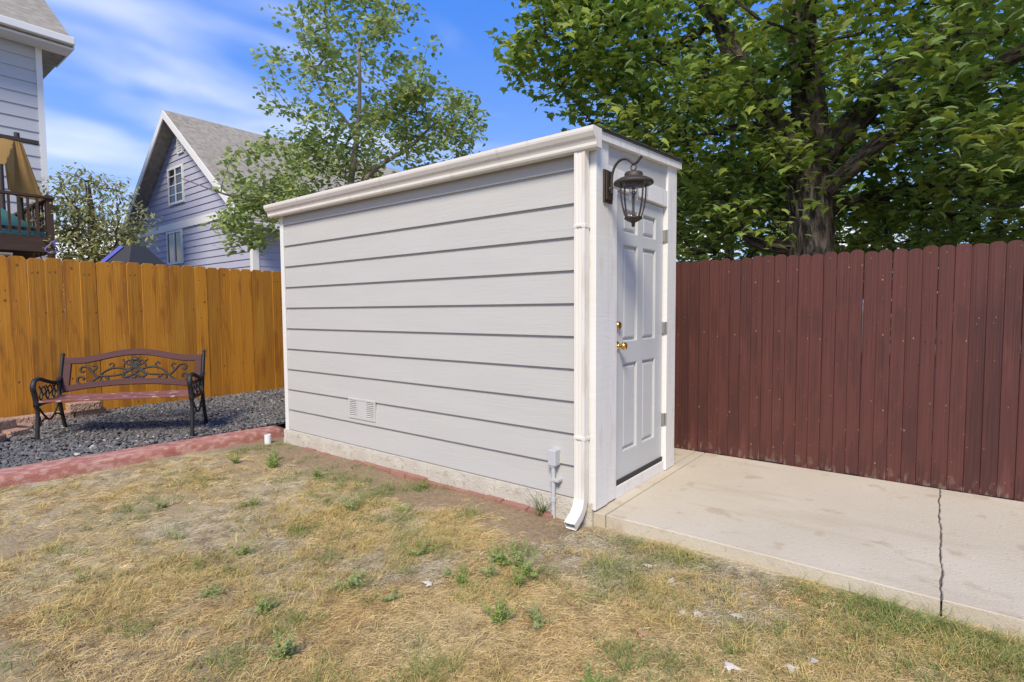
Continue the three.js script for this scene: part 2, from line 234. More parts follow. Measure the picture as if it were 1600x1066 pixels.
{ // K-style gutter and downspout
  const gy = 2.365, s = new THREE.Shape(); const o = [[.045, 0], [.105, 0], [.112, .012], [.113, .030], [.120, .045], [.135, .060], [.150, .085], [.153, .098], [.153, .116], [.145, .118]];
  s.moveTo(...o[0]); o.slice(1).forEach((a) => s.lineTo(...a)); s.lineTo(.143, .10); [...o].reverse().slice(3).forEach(([a, b]) => s.lineTo(a - .004, b + .004)); s.lineTo(.047, .118); s.lineTo(.045, .118); s.closePath();
  const x0 = -3.80, x1 = .066; const g = new THREE.ExtrudeGeometry(s, { depth: x1 - x0, bevelEnabled: false }).rotateY(-Math.PI / 2).translate(x1, gy, 0);
  const p = g.attributes.position; // slope a little to the outlet
  const cap = new THREE.Shape(); cap.moveTo(...o[0]); o.slice(1).forEach((a) => cap.lineTo(...a)); cap.lineTo(.045, .118); cap.closePath();
  const mkcap = (x) => new THREE.ExtrudeGeometry(cap, { depth: .003, bevelEnabled: false }).rotateY(-Math.PI / 2).translate(x, gy, 0);
  const gt = part('gutter', [metre(g), metre(mkcap(x1 + .0032)), metre(mkcap(x0 - .0002))], gutM, shed);
  // downspout, a rectangular pipe with fluted face and a kicked-out end
  const rs = [[-.046, -.034], [-.02, -.034], [0, -.034], [.02, -.034], [.046, -.034], [.046, .034], [.024, .034], [.019, .030], [.005, .030], [0, .034], [-.005, .030], [-.019, .030], [-.024, .034], [-.046, .034]].map(([a, b]) => [a * .83, b * .76]);
  const path = [[2.372, .070, 0], [2.2, .070, 0], [.24, .070, 0], [.17, .074, .15], [.115, .092, .5], [.075, .128, .95], [.045, .178, 1.1], [.030, .205, 1.1]]; // y, z, tilt
  const P = [], I = [], U = [], n = rs.length; path.forEach(([y, z, a], i) => rs.forEach(([x, d], k) => { P.push(-.060 + x, y + d * Math.sin(a), z + d * Math.cos(a)); U.push(k * .02, y); })); for (let i = 0; i < path.length - 1; i++) for (let k = 0; k < n; k++) { const a = i * n + k, b = i * n + (k + 1) % n, c = a + n, d = b + n; I.push(a, c, b, b, c, d); }
  const dg = new THREE.BufferGeometry(); dg.setAttribute('position', new THREE.Float32BufferAttribute(P, 3)); dg.setAttribute('uv', new THREE.Float32BufferAttribute(U, 2)); dg.setIndex(I); const dn = dg.toNonIndexed(); dn.computeVertexNormals();
  const ds = part('downspout', dn, gutM, shed); const q = mulberry(2);
  for (const y of [1.905, .565]) part('strap', [rbox(-.102, -.018, y - .012, y + .012, .034, .0985, .003), rbox(-.078, -.042, y - .006, y + .010, .098, .103, .002), rbox(-.112, -.0995, y - .013, y + .014, .03, .04, .002)], gutM, ds);
}
{ // six panel door
  const doorT = tex(256, 256, (x, y) => { const n = tn(x, y, 5, 5, 5, 2); return mix3([.52, .535, .53], [.56, .57, .565], n); }); const dM = M([1, 1, 1], .45, { map: doorT });
  const d = part('door', (() => {
    const s = new THREE.Shape(); s.moveTo(.278, .172); s.lineTo(1.112, .172); s.lineTo(1.112, 2.183); s.lineTo(.278, 2.183); s.closePath();
    for (const [a, b] of [[.425, .640], [.745, .960]]) for (const [y0, y1] of [[.385, 1.0], [1.165, 1.83], [1.925, 2.075]]) { const h = new THREE.Path(); h.moveTo(a, y0); h.lineTo(a, y1); h.lineTo(b, y1); h.lineTo(b, y0); h.closePath(); s.holes.push(h); }
    const face = new THREE.ExtrudeGeometry(s, { depth: .014, bevelEnabled: true, bevelSize: .008, bevelThickness: .008, bevelSegments: 2, bevelOffset: -.008 }).rotateY(Math.PI / 2).translate(-.036, 0, 0);
    return [metre(face), metre(box(-.06, -.036, .172, 2.183, -1.112, -.278))];
  })(), dM, shed);
  for (const [a, b] of [[.425, .640], [.745, .960]]) for (const [y0, y1] of [[.385, 1.0], [1.165, 1.83], [1.925, 2.075]]) {
    const i = .03, s = new THREE.Shape(); s.moveTo(a + i, y0 + i); s.lineTo(b - i, y0 + i); s.lineTo(b - i, y1 - i); s.lineTo(a + i, y1 - i); s.closePath();
    part('panel', metre(new THREE.ExtrudeGeometry(s, { depth: .002, bevelEnabled: true, bevelSize: .012, bevelThickness: .010, bevelSegments: 2 }).rotateY(Math.PI / 2).translate(-.034, 0, 0)), dM, d);
  }
  part('door_sweep', rbox(-.055, -.004, .155, .196, -1.108, -.28, .004), M([.035, .033, .032], .7), d);
  const brass = M([.78, .53, .17], .22, { metalness: 1 });
  const lathe = (pts, y, z) => new THREE.LatheGeometry(pts.map(([r, h]) => new THREE.Vector2(r, h)), 20).rotateZ(-Math.PI / 2).translate(-.014, y, z);
  part('door_knob', lathe([[0, 0], [.033, 0], [.033, .005], [.024, .011], [.012, .016], [.011, .034], [.02, .040], [.027, .050], [.028, .060], [.022, .070], [.008, .074], [0, .074]], 1.135, -.325), brass, d);
  part('deadbolt', lathe([[0, 0], [.031, 0], [.031, .006], [.026, .02], [.024, .024], [.01, .025], [.009, .022], [0, .022]], 1.275, -.325), brass, d);
  const hM = M([.42, .40, .36], .45, { metalness: .8 }); for (const y of [.503, 1.237, 1.962]) part('hinge', [cyl([.016, y - .048, -1.1145], [.016, y + .048, -1.1145], .008), box(-.0135, .010, y - .045, y + .045, -1.1165, -1.100)], hM, d);
}
{ // louvred vent in the siding
  const vM = M([.54, .535, .52], .55), v = part('wall_vent', [rbox(-2.595, -2.205, .395, .412, .012, .03, .002), rbox(-2.595, -2.205, .566, .583, .012, .03, .002), rbox(-2.595, -2.577, .412, .566, .012, .03, .002), rbox(-2.223, -2.205, .412, .566, .012, .03, .002), rbox(-2.475, -2.462, .412, .566, .014, .0295, .002), rbox(-2.338, -2.325, .412, .566, .014, .0295, .002), box(-2.58, -2.22, .405, .575, .0, .012), rbox(-2.461, -2.339, .413, .565, .0121, .027, .002)], vM, shed);
  for (let k = 0; k < 9; k++) for (const [a, b] of [[-2.577, -2.475], [-2.325, -2.223]]) { const g = new THREE.BoxGeometry(b - a, .003, .018).rotateX(.6).translate((a + b) / 2, .42 + k * .0172, .0205); part('louvre', g, vM, v); }
}
{ // conduit
  const t = thing('electrical_conduit', 'grey plastic conduit with a small box on the shed wall', 'conduit'); const pM = M([.50, .51, .53], .6);
  part('pipe', [cyl([-.285, -.05, .056], [-.285, .35, .056], .0145, .0145, 14), cyl([-.285, .10, .056], [-.285, .13, .056], .018, .018, 14)], pM, t);
  part('junction_box', [rbox(-.315, -.253, .345, .452, .008, .080, .006), cyl([-.285, .335, .056], [-.285, .352, .056], .021, .021, 14)], pM, t);
  part('clip', [rbox(-.305, -.235, .238, .256, .010, .073, .002), cyl([-.246, .247, .07], [-.246, .247, .078], .006)], pM, t);
}
// ---------- wall lantern ----------
{
  const t = thing('wall_lantern', 'dark bronze wall lantern with tapered glass hanging from a hooked arm', 'lantern', [0.0202, 2.17, -.11]); const bz = M([.075, .06, .048], .5, { metalness: .55, bumpMap: rep(concB, 3, 3), bumpScale: .001 });
  part('back_plate', [rbox(0, .014, -.105, .10, -.055, .055, .004), rbox(.014, .024, -.09, .085, -.042, .042, .004), cyl([.024, -.02, 0], [.04, -.02, 0], .016, .012, 14)], bz, t);
  const X = .185;
  part('arm', [tube([[.035, -.05, 0], [.034, .02, 0], [.040, .075, 0], [.062, .125, 0], [.100, .152, 0], [.140, .148, 0], [.168, .128, 0], [X, .112, 0], [X + .022, .118, 0], [X + .04, .138, 0], [X + .055, .15, 0]], .0085, 48, 9), cyl([.026, -.03, 0], [.036, -.03, 0], .012)], bz, t);
  part('ring', new THREE.TorusGeometry(.018, .004, 8, 20).translate(X, .09, 0), bz, t);
  const L = (pts, seg = 32) => new THREE.LatheGeometry(pts.map(([r, y]) => new THREE.Vector2(r, y)), seg).translate(X, 0, 0);
  part('cap', L([[0, .075], [.012, .074], [.014, .066], [.05, .060], [.056, .052], [.056, .034], [.066, .030], [.090, .022], [.118, .006], [.122, -.002], [.121, -.012], [.112, -.016], [.090, -.010], [.05, .0], [0, .0]]), bz, t);
  const gl = new THREE.MeshPhysicalMaterial({ color: 0xffffff, roughness: .04, transmission: 1, thickness: 0, ior: 1.45, bumpMap: rep(tex(128, 128, (x, y) => { const n = tn(x, y, 8, 8, 3, 4); return [n, n, n]; }, false), 2, 2), bumpScale: .006 });
  part('glass', L([[.088, -.012], [.090, -.05], [.086, -.10], [.076, -.15], [.062, -.195], [.047, -.222]]), gl, t);
  const cage = []; for (let k = 0; k < 4; k++) { const a = k * Math.PI / 2 + .5, c = Math.cos(a), s = Math.sin(a); cage.push(tube([[.092, -.012], [.094, -.05], [.090, -.10], [.080, -.15], [.066, -.195], [.050, -.225]].map(([r, y]) => [X + r * c, y, r * s]), .0055, 18, 6)); }
  part('cage', cage, bz, t);
  part('finial', L([[.0, -.213], [.054, -.214], [.056, -.224], [.036, -.238], [.016, -.246], [.011, -.252], [.011, -.268], [.006, -.274], [0, -.275]]), bz, t);
  const sock = part('lamp_holder', [cyl([X, 0, 0], [X, -.035, 0], .05, .04, 16), cyl([X, -.035, 0], [X, -.21, 0], .008), cyl([X, -.06, 0], [X, -.075, 0], .022)], M([.06, .05, .045], .5), t);
  for (let k = 0; k < 3; k++) { const a = k * 2.1, c = Math.cos(a) * .024, s = Math.sin(a) * .024; part('bulb', new THREE.LatheGeometry([[0, 0], [.006, .0], [.012, .03], [.011, .05], [.004, .078], [0, .084]].map(([r, y]) => new THREE.Vector2(r, y)), 12).translate(X + c, -.115, s), new THREE.MeshPhysicalMaterial({ color: 0xf4efe4, roughness: .15, transmission: .6, thickness: 0 }), t); cage; }
}
// ---------- fences ----------
function woodTex(base, dark, light, knots, seed, specks) {
  const q = mulberry(seed), K = []; for (let i = 0; i < knots; i++) K.push([q(), q(), .003 + .012 * q() * q()]);
  const S = []; for (let i = 0; i < specks; i++) S.push([q(), q(), .002 + .006 * q() * q(), q()]);
  return (x, y) => { // x over 8 boards of 0.14 m, y over 2 m
    const b = Math.floor(x * 8), bt = .78 + .44 * hash2(b * 17 + seed, 11), t1 = hash2(b * 7 + seed, 3), wob = tn(x, y, 4, 6, 3, seed) * .02; const g = tn((x + wob) % 1, y, 160, 3, 3, seed + b), g2 = tn(x, y, 16, 5, 4, seed + 4);
    let c = mix3(base, dark, clamp(sstep(.50, .8, g) * .55 + sstep(.52, .75, g2) * .65 + (t1 > .8 ? .35 : 0))); c = mix3(c, light, sstep(.48, .2, g2) * .6 * (t1 + .3));
    c = c.map((v) => v * bt);
    for (const [kx, ky, r] of K) { if (Math.abs(x - kx) > .025 || Math.abs(y - ky) > .02) continue; let dx = (x - kx) * 1.12, dy = (y - ky) * 2; const d = Math.hypot(dx, dy * .75) / r; if (d < 1.8) c = mix3(c, [dark[0] * .4, dark[1] * .35, dark[2] * .4], sstep(1.5, .5, d) * .85); }
    for (const [kx, ky, r, k] of S) { if (Math.abs(x - kx) > .014 || Math.abs(y - ky) > .01) continue; const dx = (x - kx) * 1.12, dy = (y - ky) * 2, d = Math.hypot(dx * 1.3, dy) / r + (fbm(x * 500, y * 900, 2) - .5); if (d < 1) c = mix3(c, k > .6 ? [.42, .25, .12] : [.34, .16, .10], .8); }
    return c; };
}
const woodB = tex(1024, 512, (x, y) => { const n = tn(x, y, 150, 4, 3, 2); return [n, n, n]; }, false);
const orangeM = M([1, 1, 1], .75, { map: tex(1024, 1024, woodTex([.50, .205, .012], [.30, .112, .010], [.58, .28, .03], 40, 21, 0)), bumpMap: woodB, bumpScale: .002 });
const redF = woodTex([.094, .026, .020], [.060, .018, .014], [.120, .036, .029], 8, 42, 110);
const redFM = M([1, 1, 1], .7, { map: tex(1024, 1024, (x, y) => { let c = redF(x, y); const base = sstep(.045, .005, y + .06 * (tn(x, y, 30, 20, 4, 3) - .5)); return mix3(c, [.20, .15, .11], .7 * base * sstep(.5, .62, tn(x, y, 60, 30, 4, 7))); }), bumpMap: woodB, bumpScale: .003 });
function fence(t, mat, n, pitch, w, h, top, at, seed) {
  const q = mulberry(seed), geos = [];
  for (let v = 0; v < 8; v++) { const s = new THREE.Shape(), a = w / 2; s.moveTo(-a, 0); s.lineTo(a, 0); if (top === 'ear') { s.lineTo(a, h - .028); s.lineTo(a - .026, h); s.lineTo(-a + .026, h); s.lineTo(-a, h - .028); } else { s.lineTo(a, h - .024); s.quadraticCurveTo(a - .004, h - .004, a * .3, h); s.lineTo(-a * .3, h); s.quadraticCurveTo(-a + .004, h - .004, -a, h - .024); } s.closePath();
    const g = new THREE.ExtrudeGeometry(s, { depth: .012, bevelEnabled: true, bevelSize: .003, bevelThickness: .004, bevelSegments: 1, curveSegments: 4 }), p = g.attributes.position, uv = new Float32Array(p.count * 2); for (let i = 0; i < p.count; i++) { uv[2 * i] = (v + .5 + p.getX(i) / .15) / 8; uv[2 * i + 1] = clamp(p.getY(i) / 2, .002, .998); } g.setAttribute('uv', new THREE.BufferAttribute(uv, 2)); geos.push(g); }
  for (let i = 0; i < n; i++) { const m = part('picket', geos[Math.floor(q() * 8)], mat, t); const [x, y, z] = at(i); m.position.set(x, y + (q() - .5) * .022, z + (q() - .5) * .005); m.rotation.set(0, (q() - .5) * .03, (q() - .5) * .003); m.name = 'picket'; }
}
{ // stained cedar fence, local x runs along world -z
  const t = thing('stained_fence', 'honey orange stained dog ear picket fence behind the bench', 'fence', [-6.365, 0, 0], Math.PI / 2);
  fence(t, orangeM, 42, .1587, .1524, 1.83, 'ear', (i) => [1.84 - i * .1587, .185, 0], 4);
  for (const y of [.45, 1.1, 1.75]) part('rail', metre(box(-4.75, 1.9, y, y + .09, -.04, -.001)), orangeM, t);
  for (let k = 0; k < 4; k++) part('post', metre(box(-4.5 + k * 2.1, -4.41 + k * 2.1, 0, 1.95, -.131, -.041)), orangeM, t);
}
{
  const t = thing('maroon_fence', 'maroon painted picket fence with rounded tops behind the concrete walk', 'fence', [0, 0, -1.9]);
  fence(t, redFM, 132, .0895, .0832, 1.74, 'round', (i) => [-6.30 + i * .0895, .078, 0], 9);
  for (const y of [.4, .95, 1.5]) part('rail', metre(box(-6.3, 5.5, y, y + .085, -.042, -.001)), redFM, t);
  for (let k = 0; k < 6; k++) part('post', metre(box(-6.2 + k * 2.3, -6.11 + k * 2.3, 0, 1.7, -.133, -.043)), redFM, t);
}
// ---------- bench ----------
{
  const t = thing('garden_bench', 'weathered garden bench with red wood back frame and black scrolled iron', 'bench', [-5.06, .098, 1.06], .944);
  const iron = M([.030, .030, .031], .55, { metalness: .4 }), wt = tex(512, 256, (x, y) => { const a = tn(x, y, 4, 40, 4, 2), b = tn(x, y, 12, 8, 4, 5); let c = mix3([.15, .05, .045], [.27, .095, .08], a); return mix3(c, [.50, .40, .33], sstep(.62, .76, b) * .8); }), wM = M([1, 1, 1], .6, { map: rep(wt, 1, 2) }), wt2 = tex(512, 256, (x, y) => { const a = tn(x, y, 4, 40, 4, 2); return mix3([.050, .017, .018], [.098, .032, .031], a); }), wM2 = M([1, 1, 1], .75, { map: rep(wt2, 1, 2) });
  const W = .68;
  for (const s of [-1, 1]) {
    const f = part('end_frame', [
      tube([[s * W, 0, .27], [s * W, .12, .255], [s * W, .28, .235], [s * W, .39, .245]], .019, 16, 8), // front leg
      tube([[s * W, 0, -.30], [s * W, .15, -.245], [s * W, .30, -.20], [s * W, .40, -.185]], .019, 16, 8), // rear leg
      tube([[s * W, .40, -.185], [s * W, .55, -.215], [s * W, .70, -.255], [s * W, .835, -.30]], .018, 16, 8), // back upright
      tube([[s * W, .375, .27], [s * W, .385, .1], [s * W, .378, -.05], [s * W, .39, -.19]], .018, 16, 8),
      tube([[s * W, .36, -.17], [s * W, .25, -.08], [s * W, .20, .02], [s * W, .26, .12], [s * W, .34, .2]], .010, 18, 6), // lower brace
      tube([[s * W, .20, -.235], [s * W, .24, -.1], [s * W, .20, .02]], .009, 12, 6), tube([[s * W, .20, .02], [s * W, .22, .13], [s * W, .15, .25]], .009, 12, 6),
      cyl([s * W, -.02, .272], [s * W, .03, .268], .024, .021), cyl([s * W, -.02, -.305], [s * W, .03, -.29], .024, .021),
      new THREE.SphereGeometry(.021, 10, 8).translate(s * W, .84, -.302),
    ], iron, t);
    part('arm', [tube([[s * W, .60, -.225], [s * W, .565, -.15], [s * W, .575, -.04], [s * W, .61, .09], [s * W, .635, .19], [s * W, .62, .265], [s * W, .56, .295], [s * W, .50, .275], [s * W, .43, .255], [s * W, .38, .25]], .019, 40, 8).translate(-s * W, 0, 0).scale(1.35, 1, 1).translate(s * W, 0, 0)], iron, f);
    const q = []; for (let k = 0; k < 3; k++) { const z0 = -.12 + k * .12; q.push(tube([[s * W, .39, z0], [s * W, .45, z0 + .07], [s * W, .52, z0 + .03], [s * W, .55, z0 - .02], [s * W, .50, z0 - .05], [s * W, .46, z0]], .0075, 22, 6)); q.push(tube([[s * W, .39, z0 + .06], [s * W, .47, z0 + .01], [s * W, .56, z0 + .06]], .0075, 12, 6)); }
    part('arm_scroll', q, iron, f);
  }
  for (let k = 0; k < 6; k++) part('seat_slat', metre(rbox(-W + .012, W - .012, .392 + .004 * Math.abs(k - 2.5), .414 + .004 * Math.abs(k - 2.5), -.165 + k * .072, -.102 + k * .072, .005), 'x', k * .3, k * .2), wM, t);
  // wooden back frame with arched top rail, tilted with the uprights
  const tilt = -.30, B = new THREE.Group();
  const put = (g) => g.rotateX(tilt).translate(0, .42, -.195);
  const A = (x) => .395 + .085 * Math.pow(Math.max(0, Math.cos(clamp(x / .50, -1, 1) * Math.PI / 2)), 1.4), lo = (x) => .075 + .068 * (1 - (x / W) * (x / W));
  const strip = (f0, f1, x0, x1) => { const s = new THREE.Shape(); const N = 30; for (let i = 0; i <= N; i++) { const x = mix(x0, x1, i / N); i ? s.lineTo(x, f0(x)) : s.moveTo(x, f0(x)); } for (let i = N; i >= 0; i--) { const x = mix(x0, x1, i / N); s.lineTo(x, f1(x)); } s.closePath(); return new THREE.ExtrudeGeometry(s, { depth: .024, bevelEnabled: true, bevelSize: .003, bevelThickness: .003, bevelSegments: 1, curveSegments: 3 }); };
  const w2 = W - .022;
  part('top_rail', put(strip((x) => A(x) - .062, A, -w2, w2)), wM2, t);
  part('bottom_rail', put(strip((x) => lo(x) - .058, lo, -w2, w2)), wM2, t);
  for (const s of [-1, 1]) part('side_stile', put(strip((x) => lo(x) + .0035, (x) => A(x) - .0655, s > 0 ? w2 - .06 : -w2, s > 0 ? w2 : -w2 + .06)), wM2, t);
  // scrollwork: curves in the back plane (x, y)
  const sc = []; const T = (pts, r = .0115) => { for (const s of [-1, 1]) sc.push(put(tube(pts.map(([x, y]) => [s * x, y, .012]), r, 40, 6))); };
  T([[.50, .105], [.44, .10], [.36, .155], [.28, .235], [.20, .272], [.10, .262], [.02, .22], [-.04, .18], [-.09, .165], [-.115, .185], [-.10, .215], [-.06, .25], [.0, .30], [.05, .345]]);
  T([[.50, .105], [.525, .135], [.52, .175], [.49, .185], [.468, .165], [.478, .145]]);
  T([[.345, .17], [.40, .235], [.44, .285], [.49, .295], [.51, .265], [.495, .235], [.47, .245]]);
  T([[.33, .19], [.24, .185], [.14, .195], [.06, .235], [.0, .275], [-.05, .32]]);
  T([[.30, .19], [.315, .15], [.28, .125], [.245, .14], [.25, .17], [.275, .165]]);
  T([[.40, .235], [.36, .275], [.375, .305], [.40, .295]], .009);
  T([[.22, .268], [.20, .305], [.225, .325], [.245, .305]], .009);
  T([[.11, .26], [.10, .31], [.06, .355], [.02, .345], [.045, .30], [.09, .325], [.12, .365]], .009);
  T([[.06, .235], [.10, .19], [.09, .155], [.055, .15], [.03, .18], [.0, .15], [.0, .14]], .008);
  part('scrollwork', sc, iron, t);
  part('rosette', [put(new THREE.SphereGeometry(.03, 12, 8).scale(1.3, .8, .5).translate(0, .365, .012)), put(new THREE.SphereGeometry(.022, 12, 8).scale(1.2, .9, .6).translate(0, .16, .012))], iron, t);
}
// ---------- trees ----------
function leafGeo(kind) {
  let o; if (kind === 'maple') o = [[0, 0], [.10, .06], [.34, -.06], [.30, .14], [.50, .34], [.28, .40], [.22, .52], [.14, .62], [0, 1], [-.14, .62], [-.22, .52], [-.28, .40], [-.50, .34], [-.30, .14], [-.34, -.06], [-.10, .06]];
  else if (kind === 'heart') o = [[0, 0], [.26, .04], [.42, .26], [.36, .52], [.18, .80], [0, 1], [-.18, .80], [-.36, .52], [-.42, .26], [-.26, .04]];
  else o = [[0, 0], [.17, .25], [.2, .5], [.12, .8], [0, 1], [-.12, .8], [-.2, .5], [-.17, .25]];
  const P = [0, .38, .03], I = []; o.forEach(([x, y]) => P.push(x, y, -.22 * Math.abs(x) - .16 * y * y)); for (let i = 1; i <= o.length; i++) I.push(0, i, i % o.length + 1);
  const g = new THREE.BufferGeometry(); g.setAttribute('position', new THREE.Float32BufferAttribute(P, 3)); g.setIndex(I); g.computeVertexNormals(); g.setAttribute('uv', new THREE.Float32BufferAttribute(new Float32Array(P.length / 3 * 2), 2)); return g;
}
const leafM = (rgb, t = .35) => new THREE.MeshPhysicalMaterial({ color: new THREE.Color().setRGB(...rgb), roughness: .9, transmission: t, thickness: 0, specularIntensity: .5 });
const barkT = tex(512, 512, (x, y) => { const n = tn((x + .06 * tn(x, y, 5, 5, 3, 8)) % 1, y, 18, 7, 5, 3), f = tn(x, y, 40, 20, 3, 6); return mix3([.035, .026, .020], [.24, .19, .145], clamp((n - .5) * 2.6 + .4 + f * .1)); });
const barkB = tex(512, 512, (x, y) => { const n = clamp((tn((x + .06 * tn(x, y, 5, 5, 3, 8)) % 1, y, 18, 7, 5, 3) - .5) * 2.6 + .5); return [n, n, n]; }, false);
const barkM = M([1, 1, 1], .95, { map: rep(barkT, 1, .75), bumpMap: rep(barkB, 1, .75), bumpScale: .07 });
const paleBark = M([.30, .26, .21], .9, { bumpMap: rep(barkB, 1, 1), bumpScale: .01 });
// a tapered limb through points [x,y,z,r]
function limb(pts, rad = 10, rough = .1) {
  const c = new THREE.CatmullRomCurve3(pts.map((p) => V(p[0], p[1], p[2]))), N = Math.max(6, pts.length * 5), fr = c.computeFrenetFrames(N, false), P = [], I = [], U = []; let len = 0, prev = null;
  for (let i = 0; i <= N; i++) { const t = i / N, p = c.getPoint(t), k = t * (pts.length - 1), a = Math.min(Math.floor(k), pts.length - 2), r = mix(pts[a][3], pts[a + 1][3], k - a); if (prev) len += p.distanceTo(prev); prev = p; const n = fr.normals[i], b = fr.binormals[i]; for (let j = 0; j <= rad; j++) { const an = j / rad * 6.2832, w = 1 + rough * (fbm(Math.cos(an) * 2 + 5 + pts[0][0], Math.sin(an) * 2 + len * 2, 3) - .5) * 2, q = p.clone().addScaledVector(n, Math.cos(an) * r * w).addScaledVector(b, Math.sin(an) * r * w); P.push(q.x, q.y, q.z); U.push(j / rad * Math.max(1, Math.round(r * 6)), len); } }
  for (let i = 0; i < N; i++) for (let j = 0; j < rad; j++) { const a = i * (rad + 1) + j, b = a + 1, d = a + rad + 1, e = d + 1; I.push(a, b, d, b, e, d); }
  const g = new THREE.BufferGeometry(); g.setAttribute('position', new THREE.Float32BufferAttribute(P, 3)); g.setAttribute('uv', new THREE.Float32BufferAttribute(U, 2)); g.setIndex(I); g.computeVertexNormals(); return g;
}
// grow twigs from limbs to leaf clumps, then hang leaves on them
function growTree(root, { trunk, limbs, clumps, bark, twig = .006, leaf, mats, size, per, spread, seed, droop = .3 }) {
  const q = mulberry(seed), nodes = []; const addL = (L, par) => L.forEach((p, i) => { nodes.push({ p: V(p[0], p[1], p[2]), par: i ? nodes.length - 1 : par, n: 0, limb: true }); });
  part('trunk', limb(trunk, 28, .2), bark, root);
  for (const L of limbs) { addL(L.flatMap((p, i) => (i < L.length - 1 ? [0, .33, .66].map((t) => [0, 1, 2].map((k) => mix(p[k], L[i + 1][k], t))) : [p])), -1); part('limb', limb(L, 10, .1), bark, root); }
  const lim = nodes.map((n) => n.p); const cl = clumps.map((c) => ({ p: c, d: Math.min(...lim.map((p) => p.distanceTo(c))) })).sort((a, b) => a.d - b.d);
  const segs = []; const ends = [];
  for (const c of cl) {
    let best = 0, bd = 1e9; nodes.forEach((n, i) => { const d = n.p.distanceTo(c.p) + (n.p.y > c.p.y + .3 ? .25 : 0) + (n.limb ? 0 : .05); if (d < bd) { bd = d; best = i; } });
    const A = nodes[best].p, mid = A.clone().lerp(c.p, .5).add(V((q() - .5) * .2 * bd, .12 * bd + (q() - .5) * .15 * bd, (q() - .5) * .2 * bd)); const cv = new THREE.QuadraticBezierCurve3(A, mid, c.p); let par = best; const k = bd > .8 ? 4 : 2;
    for (let i = 1; i <= k; i++) { nodes.push({ p: cv.getPoint(i / k), par, n: 0 }); par = nodes.length - 1; } ends.push(par);
  }
  for (const e of ends) { let i = e; while (i >= 0 && !nodes[i].limb) { nodes[i].n++; i = nodes[i].par; } }
  const geos = []; nodes.forEach((n) => { if (n.limb || n.par < 0) return; const a = nodes[n.par], r1 = twig * Math.pow(n.n, .42), r0 = a.limb ? r1 * 1.15 : twig * Math.pow(Math.max(a.n, n.n), .42); if (n.p.distanceTo(a.p) > .01) geos.push(cyl(a.p.toArray(), n.p.toArray(), Math.min(r0, r1 * 1.5), r1, 5)); });
  part('branches', geos, bark, root);
  const lists = mats.map(() => []); const m4 = new THREE.Matrix4(), qq = new THREE.Quaternion(), e = new THREE.Euler();
  for (const en of ends) { const c = nodes[en].p, pa = nodes[nodes[en].par].p, cnt = Math.round(per * (.5 + q())); const mk = Math.floor(q() * mats.length);
    for (let i = 0; i < cnt; i++) { const t = q(), b = pa.clone().lerp(c, .35 + .75 * t), th = q() * 6.2832, u = Math.cbrt(q()) * spread, ph = Math.acos(2 * q() - 1); b.add(V(Math.sin(ph) * Math.cos(th) * u, Math.cos(ph) * u * .7 - droop * u * .3, Math.sin(ph) * Math.sin(th) * u)); e.set(-1.35 - q() * 1.25, q() * 6.2832, (q() - .5) * 1.0, 'YXZ'); qq.setFromEuler(e); const s = size * (.6 + .7 * q()); m4.compose(b, qq, V(s, s, s)); lists[q() < .75 ? mk : Math.floor(q() * mats.length)].push(m4.clone()); } }
  const crown = new THREE.Group(); crown.name = 'crown'; root.add(crown);
  lists.forEach((l, k) => { if (!l.length) return; const im = new THREE.InstancedMesh(leaf, mats[k], l.length); l.forEach((m, i) => im.setMatrixAt(i, m)); im.name = 'leaves'; im.userData = { kind: 'stuff' }; im.castShadow = im.receiveShadow = true; crown.add(im); });
}
function inEll(q, c, r, shell = 0) { for (;;) { const v = V(q() * 2 - 1, q() * 2 - 1, q() * 2 - 1), l = v.length(); if (l > 1 || l < shell) continue; return V(c[0] + v.x * r[0], c[1] + v.y * r[1], c[2] + v.z * r[2]); } }
const mapleLeaf = leafGeo('maple'), heartLeaf = leafGeo('heart'), ovalLeaf = leafGeo('oval');
